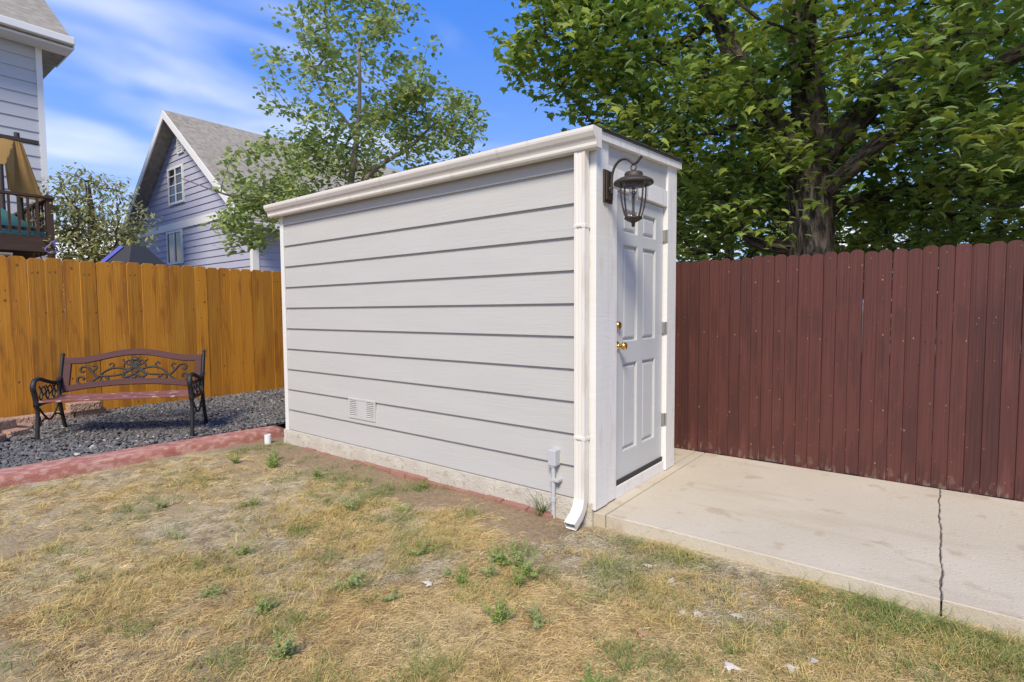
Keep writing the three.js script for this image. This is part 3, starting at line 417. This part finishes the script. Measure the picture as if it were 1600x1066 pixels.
{ // big maple behind the maroon fence
  const t = thing('maple_tree', 'large old maple with rough trunk leaning over the maroon fence', 'tree'); const q = mulberry(101), cl = [];
  const add = (n, c, r, sh, ok = () => true) => { let k = 0; while (k < n) { const p = inEll(q, c, r, sh); if (p.y > 1.9 && p.z < -2.0 && ok(p)) { cl.push(p); k++; } } };
  const clear = (p) => !(Math.hypot(p.x - .75 - (p.z + 4.9) * .16, 0) < .55 && p.z > -5.2 && p.y < 3.9 && p.y > 0 && q() < .85);
  add(330, [.6, 5.1, -5.0], [3.5, 2.7, 3.0], .4, clear); add(260, [2.8, 4.2, -4.2], [2.3, 2.0, 2.1], 0, clear); add(190, [-1.0, 4.9, -4.1], [1.7, 1.8, 1.7], 0, clear); add(60, [-2.3, 5.3, -3.4], [.9, 1.0, .8], 0, clear); add(210, [-.4, 2.9, -5.6], [2.0, 1.1, 1.7], 0, clear); add(220, [3.4, 2.9, -6.0], [2.6, 1.2, 2.0], 0, clear);
  growTree(t, { trunk: [[.42, -.1, -4.9, .36], [.40, 1, -4.9, .30], [.40, 2.1, -4.9, .275], [.38, 2.9, -4.92, .27], [.36, 3.5, -4.95, .24], [.3, 4.4, -4.95, .18], [.15, 5.4, -4.9, .13], [.0, 7.2, -5.0, .05]],
    limbs: [[[.36, 3.0, -4.92, .2], [0, 3.75, -4.7, .17], [-.42, 4.6, -4.4, .14], [-.62, 5.1, -4.3, .11], [-1.2, 6.0, -4.0, .06]], [[.4, 3.2, -4.95, .18], [1.0, 4.0, -5.3, .16], [1.7, 4.85, -5.9, .14], [2.3, 5.6, -6.5, .1], [3.2, 6.6, -7, .05]], [[.45, 2.8, -4.9, .12], [1.3, 3.4, -4.6, .10], [2.3, 3.9, -4.4, .08], [3.4, 4.2, -4.2, .04]], [[.3, 2.22, -4.88, .10], [.02, 2.2, -4.75, .085], [-.22, 2.28, -4.65, .075], [-.38, 2.45, -4.6, .05], [-.42, 2.9, -4.6, .03]], [[.3, 4.2, -4.9, .1], [.5, 5.0, -4.0, .08], [.8, 5.6, -3.1, .05]], [[0, 3.75, -4.7, .07], [-.7, 3.9, -4.9, .05], [-1.6, 3.9, -5.2, .03]], [[.42, 2.6, -4.98, .1], [1.2, 2.9, -5.8, .08], [2.6, 3.0, -6.3, .05], [4.2, 3.0, -6.4, .03]]],
    clumps: cl, bark: barkM, twig: .007, leaf: mapleLeaf, mats: [leafM([.23, .34, .05], .5), leafM([.30, .41, .06], .5), leafM([.18, .29, .05], .5), leafM([.40, .48, .07], .5)], size: .12, per: 31, spread: .40, seed: 55 });
}
{ // young tree behind the shed
  const t = thing('young_tree', 'airy young tree with pale branches rising behind the shed roof', 'tree'); const q = mulberry(202), cl = [];
  const add = (n, c, r, sh = 0) => { for (let k = 0; k < n; k++) cl.push(inEll(q, c, r, sh)); };
  add(160, [-5.65, 5.0, -2.3], [1.6, 1.5, 1.3]); add(75, [-4.6, 4.3, -3.0], [.85, .8, .8]); add(95, [-6.6, 3.5, -1.6], [1.15, .65, .8]); add(34, [-7.0, 2.85, -1.25], [.6, .5, .45]); add(30, [-5.7, 3.9, -2.3], [.8, .5, .6]); add(20, [-5.3, 6.3, -2.4], [.7, .7, .6]);
  growTree(t, { trunk: [[-6.1, -.1, -2.5, .085], [-5.98, 1.6, -2.4, .07], [-5.82, 2.9, -2.3, .06], [-5.65, 3.4, -2.25, .05], [-5.55, 4.4, -2.35, .035], [-5.55, 5.6, -2.4, .02]], limbs: [[[-5.72, 3.2, -2.26, .045], [-5.3, 3.65, -2.5, .038], [-4.9, 3.95, -2.8, .028], [-4.5, 4.4, -3.1, .014]], [[-5.85, 2.75, -2.3, .035], [-6.4, 3.1, -1.8, .026], [-7.1, 3.2, -1.2, .018], [-7.75, 3.5, -.6, .006]], [[-5.58, 4.2, -2.3, .025], [-6.2, 5.0, -2.1, .015], [-6.6, 5.8, -2.0, .008]]],
    clumps: cl, bark: paleBark, twig: .0032, leaf: heartLeaf, mats: [leafM([.36, .45, .13], .5), leafM([.44, .52, .17], .5), leafM([.27, .36, .11], .5)], size: .078, per: 27, spread: .23, seed: 66 });
}
function simpleTree(name, label, x, z, h, r, nc, per, size, mats, seed, low, group, leaf = ovalLeaf, ry = null) {
  const t = thing(name, label, 'tree', [0, 0, 0], 0, group), q = mulberry(seed), cl = []; const ch = ry ?? (h - low) / 2; for (let i = 0; i < nc; i++) cl.push(inEll(q, [x, low + ch, z], [r, ch, r], .2));
  growTree(t, { trunk: [[x, -.1, z, .16], [x, low, z, .12], [x + .1, low + ch, z, .08], [x, h - .3, z, .02]], limbs: [[[x, low, z, .08], [x + r * .4, low + ch * .8, z + r * .3, .04], [x + r * .7, low + ch * 1.3, z + r * .4, .015]], [[x, low, z, .08], [x - r * .45, low + ch * .8, z - r * .2, .04], [x - r * .7, low + ch * 1.3, z, .015]]], clumps: cl, bark: barkM, twig: .006, leaf, mats, size, per, spread: .42, seed: seed + 1 });
}
simpleTree('ash_tree', 'small yellow green tree standing between the two neighbouring houses', -12.5, -.62, 4.5, .95, 210, 32, .12, [leafM([.36, .37, .13], .45), leafM([.43, .42, .18], .45)], 303, 1.2);
simpleTree('shade_tree', 'dense green shade tree growing behind the old maple', -2.0, -9.5, 7.5, 3.0, 240, 34, .18, [leafM([.24, .34, .07], .5), leafM([.34, .42, .10], .5)], 404, 1.2, 'shade trees behind the maple', mapleLeaf);
simpleTree('shade_tree', 'dense green shade tree growing behind the old maple', 5.0, -11, 8.0, 4.2, 330, 34, .19, [leafM([.17, .26, .06], .45), leafM([.26, .33, .08], .45)], 505, 1.0, 'shade trees behind the maple', mapleLeaf);

simpleTree('background_shrub', 'broad leafy shrub mass seen low between the maple trunk and fence', 2.4, -9.2, 4.2, 2.6, 220, 30, .16, [leafM([.17, .26, .06], .45), leafM([.28, .34, .10], .45)], 606, .4, undefined, mapleLeaf);
// ---------- lavender house ----------
const shingT = tex(512, 512, (x, y) => { const row = Math.floor(y * 24), n = tn(x, y, 50, 24, 3, 4), b = hash2(Math.floor(x * 30 + (row % 2) * .5), row); return mix3([.20, .175, .135], [.42, .375, .30], n * .6 + b * .35); });
const roofM = M([1, 1, 1], .95, { map: rep(shingT, .3, .3) });
const glassM = M([.03, .035, .04], .05, { metalness: .2 });
const farWhite = M([.78, .78, .76], .55);
{
  const t = thing('lavender_house', 'lavender sided house with white trimmed gable and grey shingle roof', 'house'); const lav = M([.42, .43, .54], .7);
  const x0 = -22.0, x1 = -13.1, xm = (x0 + x1) / 2, zf = -4.39, zb = -15, ye = 4.1, pitch = .78, yp = ye + pitch * (x1 - xm);
  const s = new THREE.Shape(); s.moveTo(x0, -.1); s.lineTo(x1, -.1); s.lineTo(x1, ye); s.lineTo(xm, yp); s.lineTo(x0, ye); s.closePath(); part('wall', new THREE.ExtrudeGeometry(s, { depth: zf - zb - .03, bevelEnabled: false }).translate(0, 0, zb), lav, t);
  const e = .205; for (let y = 0; y < yp - .1; y += e) { const yt = y + e; const inset = (yy) => (yy > ye ? (yy - ye) / pitch : 0); const a = inset(yt), s2 = new THREE.Shape(); s2.moveTo(x0 + inset(y) + .001, y); s2.lineTo(x1 - inset(y) - .001, y); s2.lineTo(x1 - a - .001, yt - .001); s2.lineTo(x0 + a + .001, yt - .001); s2.closePath(); const g = new THREE.ExtrudeGeometry(s2, { depth: .006, bevelEnabled: false }).translate(0, 0, zf - .02); const p = g.attributes.position; for (let i = 0; i < p.count; i++) if (p.getZ(i) > zf - .016) p.setZ(i, zf - .018 + .026 * (1 - (p.getY(i) - y) / e)); g.computeVertexNormals(); part('siding_board', g, lav, t); if (yt < ye) { const g2 = box(x1 - .02, x1 + .014, y, yt - .028, zb, zf - .151); part('siding_board', g2, lav, t); } }
  part('corner_board', box(x1 - .12, x1 + .03, -.1, ye, zf - .15, zf + .03), farWhite, t);
  part('belt_board', box(x0 - .01, x1 - .1205, 4.13, 4.36, zf - .02, zf + .035), farWhite, t);
  const win = (a, b, c, d, split) => { const w = part('window', [box(a, b, c, c + .07, zf, zf + .05), box(a, b, d - .07, d, zf, zf + .05), box(a, a + .07, c + .07, d - .07, zf, zf + .05), box(b - .07, b, c + .07, d - .07, zf, zf + .05), ...(split ? [box((a + b) / 2 - .03, (a + b) / 2 + .03, c + .07, d - .07, zf, zf + .048)] : [])], farWhite, t); part('pane', box(a + .07, b - .07, c + .07, d - .07, zf, zf + .02), glassM, w); return w; };
  win(-18.9, -17.65, 3.0, 4.10, true); const uw = win(-18.6, -17.4, 4.95, 6.15, true); for (let k = 1; k < 4; k++) part('muntin', box(-18.53, -17.47, 4.95 + k * .30, 4.98 + k * .30, zf + .02, zf + .04), farWhite, uw);
  const vt = part('gable_vent', [box(-17.75, -17.33, 6.5, 7.0, zf, zf + .05)], farWhite, t); for (let k = 0; k < 5; k++) part('slat', box(-17.69, -17.39, 6.56 + k * .08, 6.60 + k * .08, zf + .05, zf + .065), M([.5, .5, .52], .7), vt);
  const ov = .45, L = Math.hypot(1, pitch);
  for (const sgn of [-1, 1]) { const hw = x1 - xm + .6, xa = xm, xb = xm + sgn * hw, yb = yp - pitch * hw; const q = new THREE.Shape(); q.moveTo(xa, yp + .02); q.lineTo(xb, yb + .02); q.lineTo(xb, yb + .17); q.lineTo(xa, yp + .17); q.closePath(); const g = new THREE.ExtrudeGeometry(q, { depth: zf + ov - zb, bevelEnabled: false }).translate(0, 0, zb); metre(g); const p = g.attributes.position, uv = g.attributes.uv; for (let i = 0; i < p.count; i++) uv.setXY(i, p.getZ(i), p.getX(i) * L); part('roof', g, roofM, t); const f = new THREE.Shape(); f.moveTo(xa, yp - .10); f.lineTo(xb, yb - .10); f.lineTo(xb, yb + .14); f.lineTo(xa, yp + .14); f.closePath(); part('barge_board', new THREE.ExtrudeGeometry(f, { depth: .04, bevelEnabled: false }).translate(0, 0, zf + ov + .002), farWhite, t); part('eave_gutter', box(Math.min(xb, xb + sgn * .1), Math.max(xb, xb + sgn * .1), yb, yb + .13, zb, zf + ov), farWhite, t); }
}
// ---------- grey house with a deck ----------
{
  const t = thing('grey_house', 'pale grey lap sided house with white corner and shingle roof edge', 'house'); const gm = M([.50, .51, .54], .7);
  const xw = -15.3, zc = -.52, zB = 9; part('wall', box(xw - 7, xw - .02, -.1, 7.75, zc + .02, zB), gm, t);
  for (let y = 0, k = 0; y < 7.7; y += .285, k++) { const g = box(xw - .02, xw + .02, y, Math.min(y + .284, 7.74), zc + .1, zB); const p = g.attributes.position; for (let i = 0; i < p.count; i++) if (p.getX(i) > xw && p.getY(i) > y + .1) p.setX(i, xw - .002); g.computeVertexNormals(); part('siding_board', g, gm, t); }
  part('corner_board', box(xw - .1, xw + .03, -.1, 7.74, zc - .02, zc + .098), farWhite, t);
  const s = new THREE.Shape(); s.moveTo(xw + .55, 7.72); s.lineTo(xw + .55, 7.92); s.lineTo(xw - 3, 10.6); s.lineTo(xw - 7, 7.92); s.lineTo(xw - 7, 7.72); s.closePath();
  const g = new THREE.ExtrudeGeometry(s, { depth: zB - zc + .5, bevelEnabled: false }).translate(0, 0, zc - .5); metre(g); part('roof', g, roofM, t);
  part('gutter', [rbox(xw + .552, xw + .68, 7.76, 7.93, zc - .52, zB, .02)], farWhite, t); part('soffit', box(xw + .02, xw + .55, 7.68, 7.718, zc - .5, zB), farWhite, t);
  part('barge_board', box(xw - 1, xw + .55, 7.70, 7.90, zc - .53, zc - .502), farWhite, t); part('vent_pipe', cyl([xw - 1.6, 9.3, zc + .6], [xw - 1.6, 10.1, zc + .6], .05), M([.1, .1, .1], .7), t);
}
{
  const t = thing('wooden_deck', 'dark brown raised timber deck with railing on the grey house', 'deck'); const wm = M([.085, .05, .034], .85, { map: rep(tex(256, 256, (x, y) => { const n = tn(x, y, 4, 60, 4, 3); return mix3([.5, .45, .4], [1, 1, 1], n); }), .7, 1) });
  const x = -11.86, z0 = .13, z1 = 6;
  part('floor', metre(box(-15.25, x - .06, 2.80, 2.87, z0 + .06, z1)), wm, t); part('rim_beam', metre(box(x - .055, x, 2.57, 2.87, z0, z1), 'z'), wm, t); part('rim_beam', metre(box(-15.25, x - .056, 2.57, 2.87, z0, z0 + .055)), wm, t);
  part('top_rail', metre(box(x - .10, x + .03, 3.60, 3.645, z0 - .03, z1), 'z'), wm, t); part('top_rail', metre(box(-15.25, x - .101, 3.60, 3.645, z0 - .03, z0 + .09)), wm, t); part('bottom_rail', metre(box(x - .055, x - .015, 2.96, 3.02, z0 + .1, z1), 'z'), wm, t);
  for (const z of [z0, z0 + 1.55, z0 + 3.1]) part('post', metre(box(x - .1, x - .001, z < 1 ? -.1 : 2.88, 3.599, z, z + .1)), wm, t);
  part('support_post', metre(box(x - .2, x - .06, -.1, 2.569, 2.5, 2.64)), wm, t);
  for (let k = 0; k < 20; k++) { const z = z0 + .22 + k * .135; part('baluster', metre(box(x - .014, x + .022, 2.90, 3.598, z, z + .038)), wm, t); }
  for (let k = 0; k < 12; k++) part('baluster', metre(box(x - .4 - k * .25, x - .36 - k * .25, 2.88, 3.598, z0 + .02, z0 + .055)), wm, t);
}
{ // shade frame on the deck
  const t = thing('shade_canopy', 'tan fabric shade canopy on dark poles standing on the deck', 'canopy', [-12.45, 2.872, 0]); const dk = M([.05, .04, .035], .7), fab = new THREE.MeshPhysicalMaterial({ color: new THREE.Color().setRGB(.42, .24, .065), roughness: .9, transmission: .25, thickness: 0, side: THREE.DoubleSide });
  part('pole', cyl([0, 0, .50], [0, 2.02, .50], .045, .045, 8), dk, t); part('pole', cyl([0, 0, 1.9], [0, 2.05, 1.9], .045, .045, 8), dk, t); part('beam', box(-.05, .05, 1.86, 1.93, .18, 3.2), dk, t); part('pole', cyl([-1.6, 0, .5], [-1.6, 2, .5], .045, .045, 8), dk, t);
  const quad = (a, b, c, d, n = 8) => { const P = [], I = [], U = []; for (let i = 0; i <= n; i++) for (let j = 0; j <= n; j++) { const u = i / n, v = j / n, p = V(...a).lerp(V(...b), u).lerp(V(...d).lerp(V(...c), u), v); const sag = Math.sin(u * Math.PI) * Math.sin(v * Math.PI); P.push(p.x + .06 * sag + .015 * Math.sin(u * 20), p.y - .05 * sag, p.z); U.push(u, v); } for (let i = 0; i < n; i++) for (let j = 0; j < n; j++) { const k = i * (n + 1) + j; I.push(k, k + 1, k + n + 1, k + 1, k + n + 2, k + n + 1); } const g = new THREE.BufferGeometry(); g.setAttribute('position', new THREE.Float32BufferAttribute(P, 3)); g.setAttribute('uv', new THREE.Float32BufferAttribute(U, 2)); g.setIndex(I); g.computeVertexNormals(); return g; };
  part('canopy_cloth', quad([.02, 1.88, .52], [.02, 1.92, 1.9], [.35, 1.38, 1.9], [.35, 1.30, .75]), fab, t);
  part('side_curtain', quad([.06, 1.84, .44], [.06, 1.84, .56], [.10, .78, .60], [.12, .72, .16]), fab, t); part('side_curtain', quad([.06, 1.84, .56], [.35, 1.30, .76], [.15, .9, .70], [.10, .78, .58]), fab, t);
}
{
  const g = new THREE.CylinderGeometry(.02, 1.0, .7, 4, 1).scale(1.1, 1, .12).rotateY(Math.PI / 2); const t = solo('deck_cover', mergeGeometries([g.toNonIndexed()]), M([.12, .36, .30], .6), 'teal green sloping cover behind the deck railing', 'cover'); t.position.set(-12.2, 3.225, 1.15);
}
{
  const t = thing('canopy_tent', 'dark pop up tent roof with a blue panel behind the stained fence', 'tent', [-9.42, 0, -.42], .35); const dk = M([.035, .035, .04], .8), bl = M([.09, .10, .42], .7);
  const g = new THREE.BufferGeometry(); const H = .55, yb = 1.95, yt = 2.55, r = .13; const c = [[-H, yb, -H], [H, yb, -H], [H, yb, H], [-H, yb, H]], a = [[-r, yt, -r], [r, yt, -r], [r, yt, r], [-r, yt, r]];
  const P = []; const tri = (...v) => v.forEach((p) => P.push(...p)); for (let k = 0; k < 4; k++) { const n = (k + 1) % 4; tri(c[k], a[k], c[n]); tri(c[n], a[k], a[n]); } tri(a[0], a[2], a[1]); tri(a[0], a[3], a[2]); g.setAttribute('position', new THREE.Float32BufferAttribute(P, 3)); g.setAttribute('uv', new THREE.Float32BufferAttribute(new Float32Array(P.length / 3 * 2), 2)); g.computeVertexNormals(); part('roof', g, dk, t);
  const pg = new THREE.BufferGeometry(); const off = (p) => [p[0] * 1.01 + .012, p[1] + .012, p[2] * 1.01 + .012]; const mm = (A, B, k) => A.map((v, i) => mix(v, B[i], k)); const p1 = mm(c[3], a[3], .2), p2 = mm(c[3], a[3], 1), p3 = mm(mm(c[3], c[2], .2), mm(a[3], a[2], .5), .95), p4 = mm(mm(c[3], c[2], .15), a[3], .2); const Q = []; [p1, p4, p2, p4, p3, p2].forEach((p) => Q.push(...off(p))); pg.setAttribute('position', new THREE.Float32BufferAttribute(Q, 3)); pg.setAttribute('uv', new THREE.Float32BufferAttribute(new Float32Array(12), 2)); pg.computeVertexNormals(); part('roof_panel', pg, bl, t);
  for (const [x, , z] of c) part('leg', cyl([x * .98, -.07, z * .98], [x * .98, yb + .02, z * .98], .02), dk, t);
}
// ---------- lawn cover ----------
function tuftGeo(n, len, wid, flat, seed, bend = .5) {
  const q = mulberry(seed), P = [], I = [], U = []; for (let b = 0; b < n; b++) { const a = q() * 6.2832, ox = (q() - .5) * .05, oz = (q() - .5) * .05, L = len * (.5 + .8 * q()), w = wid * (.6 + .7 * q()), el = flat ? .08 + .45 * q() : .7 + .75 * q(), S = 4; const base = P.length / 3; const tw = a + (q() - .5) * 1.2; for (let i = 0; i <= S; i++) { const t = i / S, d = L * t * Math.cos(el * (1 - bend * t)), y = L * (flat ? (Math.sin(t * Math.PI * .8) * .35 * el + .03) : t * Math.sin(el) * (1 - .4 * bend * t * t)); const an = a + t * (flat ? (q() - .5) * .9 : .2); const x = ox + Math.cos(an) * d, z = oz + Math.sin(an) * d, ww = w * (1 - t * .9) * .5; P.push(x - Math.sin(tw) * ww, y, z + Math.cos(tw) * ww, x + Math.sin(tw) * ww, y + (flat ? .0006 : 0), z - Math.cos(tw) * ww); U.push(0, t, 1, t); if (i) { const k = base + (i - 1) * 2; I.push(k, k + 1, k + 2, k + 1, k + 3, k + 2); } } }
  const g = new THREE.BufferGeometry(); g.setAttribute('position', new THREE.Float32BufferAttribute(P, 3)); g.setAttribute('uv', new THREE.Float32BufferAttribute(U, 2)); g.setIndex(I); g.computeVertexNormals(); return g;
}
{
  const dry = new THREE.Group(); dry.name = 'dry_grass'; dry.userData = { label: 'matted straw coloured dead grass covering the lawn', category: 'dry grass', kind: 'stuff' }; scene.add(dry);
  const grn = new THREE.Group(); grn.name = 'green_grass'; grn.userData = { label: 'patchy green grass blades sprouting through the dead lawn', category: 'grass', kind: 'stuff' }; scene.add(grn);
  const q = mulberry(909), bm = M([1, 1, 1], .8, { side: THREE.DoubleSide }); const vis = (x, z) => z > .07 && !(x > 0 && z < .045) && x > -4.02 - .035 * z && x < 3.6 && z < 4.4;
  const fill = (root, name, geos, n, accept, color, sc) => { const L = geos.map(() => []); let k = 0, guard = 0; while (k < n && guard++ < n * 40) { const near = q() < .55; const x = near ? mix(-1.6, 3.2, q()) : mix(-4.1, 3.6, q()), z = mix(.05, near ? 2.6 : 4.4, Math.pow(q(), 1.1)); if (!vis(x, z) || q() > accept(x, z)) continue; L[Math.floor(q() * geos.length)].push([x, z]); k++; }
    L.forEach((l, i) => { const im = new THREE.InstancedMesh(geos[i], bm, l.length), m4 = new THREE.Matrix4(), qq = new THREE.Quaternion(), col = new THREE.Color(); l.forEach(([x, z], j) => { qq.setFromEuler(new THREE.Euler((q() - .5) * .2, q() * 6.2832, (q() - .5) * .2)); const s = sc * (.7 + .6 * q()); m4.compose(V(x, lawnY(x, z) - .002, z), qq, V(s, s, s)); im.setMatrixAt(j, m4); col.setRGB(...color(x, z)); im.setColorAt(j, col); }); im.name = name; im.userData = { kind: 'stuff' }; im.castShadow = im.receiveShadow = true; root.add(im); }); };
  const jit = (c, a) => { const k = 1 - a + 2 * a * q(); return c.map((v) => clamp(v * k)); };
  fill(dry, 'straw', [1, 2, 3, 4, 5].map((s) => tuftGeo(15, .058, .0026, true, s)), 34000, (x, z) => Math.pow(1 - .97 * bare(x, z), 1.5), (x, z) => { const t = fbm(x * 2.5 + 7, z * 2.5, 3), old = q() < .18; return jit(mix3(mix3([.57, .39, .14], [.64, .52, .28], t), [.52, .46, .33], sstep(.5, .75, fbm(x * 1.9 + 70, z * 1.9, 3)) * .8).map((v, i) => v * (old ? [.55, .48, .42][i] : 1)), .35); }, 1);
  fill(dry, 'standing_straw', [11, 12, 13].map((s) => tuftGeo(11, .055, .0026, false, s, .9)), 9000, (x, z) => clamp(.8 - bare(x, z)) * sstep(.35, .6, fbm(x * 3, z * 3 + 30, 3)), (x, z) => jit(q() < .14 ? [.36, .34, .09] : [.54, .40, .14], .35), 1);
  fill(grn, 'grass_blades', [21, 22, 23].map((s) => tuftGeo(12, .062, .0032, false, s, .6)), 3400, (x, z) => Math.pow(green(x, z), 1.4), (x, z) => jit(mix3([.15, .21, .04], [.32, .31, .09], q() * q()), .3), 1);
}
{ // weeds, each a plant
  const wm = [M([.24, .31, .075], .8, { side: THREE.DoubleSide }), M([.28, .33, .11], .8, { side: THREE.DoubleSide })]; const spots = [[-.549, 1.019, 1.1], [-.552, 1.464, 1.2], [-.699, 1.83, .9], [-.3, 1.96, 1], [.225, 1.253, 1.1], [.36, 1.15, 1.0], [-.141, .806, 1.3], [-.02, .76, 1.1], [-.141, 1.111, .8], [-1.433, .834, 1], [-1.15, .62, 1], [-1.05, 1.92, .8], [-1.344, 1.623, .9], [-3.1, .5, 1.2], [-2.9, .62, 1.1], [-.304, 1.425, .7], [-2.1, 1.2, 1], [-2.6, 1.6, .9], [.1, .95, .9], [-.08, .96, .8], [-.20, 1.02, .7], [-.26, 1.08, .6], [.07, .82, 1.0], [-2.3, .55, 1.0], [-3.3, .75, .9], [-1.9, 1.75, .8], [.75, 1.35, .9]];
  const leaf = ovalLeaf, q = mulberry(71); const variant = (k) => { const gs = [], qq = new THREE.Quaternion(); const n = 9 + k * 2; for (let s = 0; s < n; s++) { const a = q() * 6.28, lean = .25 + q() * (.8 + .15 * k), L = (.05 + q() * .09) * (1 - .08 * k), dir = V(Math.cos(a) * Math.sin(lean), Math.cos(lean), Math.sin(a) * Math.sin(lean)); gs.push(cyl([0, -.01, 0], dir.clone().multiplyScalar(L).toArray(), .0016, .0008, 4).toNonIndexed()); for (let i = 0; i < 16; i++) { const t = .12 + .88 * i / 15, p = dir.clone().multiplyScalar(L * t), g = leaf.toNonIndexed(); const sc = .021 * (1.25 - .6 * t); g.scale(sc * .7, sc, sc); g.rotateX(-.5 - q()); g.rotateY(q() * 6.28); g.translate(p.x, p.y, p.z); gs.push(g); } } gs.forEach((g) => { for (const n of Object.keys(g.attributes)) if (!['position', 'normal', 'uv'].includes(n)) g.deleteAttribute(n); }); return mergeGeometries(gs); };
  const vs = [0, 1, 2, 3, 4].map(variant); spots.forEach(([x, z, s], i) => { const m = solo('weed_plant', vs[(i * 3) % 5], wm[i % 2], 'low feathery green weed growing in the dry lawn', 'weed', 'weeds in the lawn'); m.position.set(x, lawnY(x, z), z); m.scale.set(s * (1 + .1 * (i % 4)), s * (.8 + .22 * (i % 5)), s * 1.15); m.rotation.y = i * 2.1; });
  const gt = solo('grass_clump', tuftGeo(34, .2, .006, false, 91, .35), M([.075, .13, .03], .7, { side: THREE.DoubleSide }), 'tall dark green grass clump at the foot of the grey conduit', 'grass clump'); gt.position.set(-.37, -.005, .085);
  const g2 = solo('leafy_weed', vs[2], wm[0], 'small bright weed rooted against the red pavers', 'weed'); g2.position.set(-1.43, -.005, .17); g2.scale.setScalar(.8);
}
{ // fallen pale leaves and twigs
  const g = leafGeo('maple'); const p = g.attributes.position; for (let i = 0; i < p.count; i++) p.setZ(i, p.getZ(i) * 1.6 + .06 * Math.sin(i * 2.2)); g.computeVertexNormals(); const lm = M([.62, .56, .46], .8, { side: THREE.DoubleSide }), lb = M([.42, .25, .14], .85, { side: THREE.DoubleSide }); const q = mulberry(5);
  [[.672, .435, 0], [.847, .683, 0], [.88, .66, 0], [1.068, .578, 0], [.748, .943, 1], [1.388, .716, 0], [-.431, 2.147, 1], [.55, .36, 0], [.2, .42, 1], [1.30, .83, 0], [.62, .8, 1], [1.1, .95, 0], [-.25, 1.2, 0]].forEach(([x, z, k]) => { const m = solo('fallen_leaf', g, k ? lb : lm, k ? 'curled brown dead leaf lying on the dry lawn' : 'curled pale dead leaf lying on the dry lawn', 'leaf', k ? 'brown dead leaves' : 'pale dead leaves'); const s = .05 + .025 * q(); m.scale.setScalar(s); m.rotation.set(-Math.PI / 2 + (q() - .5) * .6, (q() - .5) * .4, q() * 6.28); m.position.set(x, lawnY(x, z) + .018, z); });
  const tw = M([.24, .17, .12], .9); [[[-.98, 1.13], [-.93, 1.2], [-.94, 1.28]], [[-.75, .62], [-.66, .52]], [[.45, .5], [.53, .42], [.6, .41]]].forEach((P) => { const pts = P.map(([x, z], i) => [x, lawnY(x, z) + .008 + (i % 2) * .006, z]); solo('fallen_twig', tube(pts, .0028, 12, 5), tw, 'thin bare twig lying on the dry lawn', 'twig', 'twigs on the lawn'); });
}
{ // white pipe stub by the shed corner
  const t = thing('pipe_stub', 'short white plastic pipe standing in the soil at the shed corner', 'pipe', [-3.83, 0, .17]); part('pipe', [new THREE.LatheGeometry([[.034, -.06], [.034, .088], [.030, .09], [.028, .088], [.028, -.06]].map((a) => new THREE.Vector2(...a)), 20)], M([.76, .77, .76], .5), t); part('soil_plug', new THREE.CylinderGeometry(.0275, .0275, .01, 16).translate(0, .066, 0), M([.12, .05, .03], .95), t);
}
{ const g = cyl([-4.25, .08, -1.1], [-3.82, .98, -.55], .018, .016, 8); solo('wooden_stake', g, M([.48, .30, .14], .85), 'bare wooden pole leaning behind the far end of the shed', 'pole'); }
{ solo('tie_cord', tube([[-11.83, 2.85, .10], [-11.79, 2.72, .16], [-11.80, 2.62, .12], [-11.80, 2.55, .2], [-11.79, 2.6, .3], [-11.8, 2.80, .14]], .012, 30, 5), M([.2, .18, .5], .8), 'purple cord tied round the deck corner', 'cord'); }
renderer.render(scene, camera);
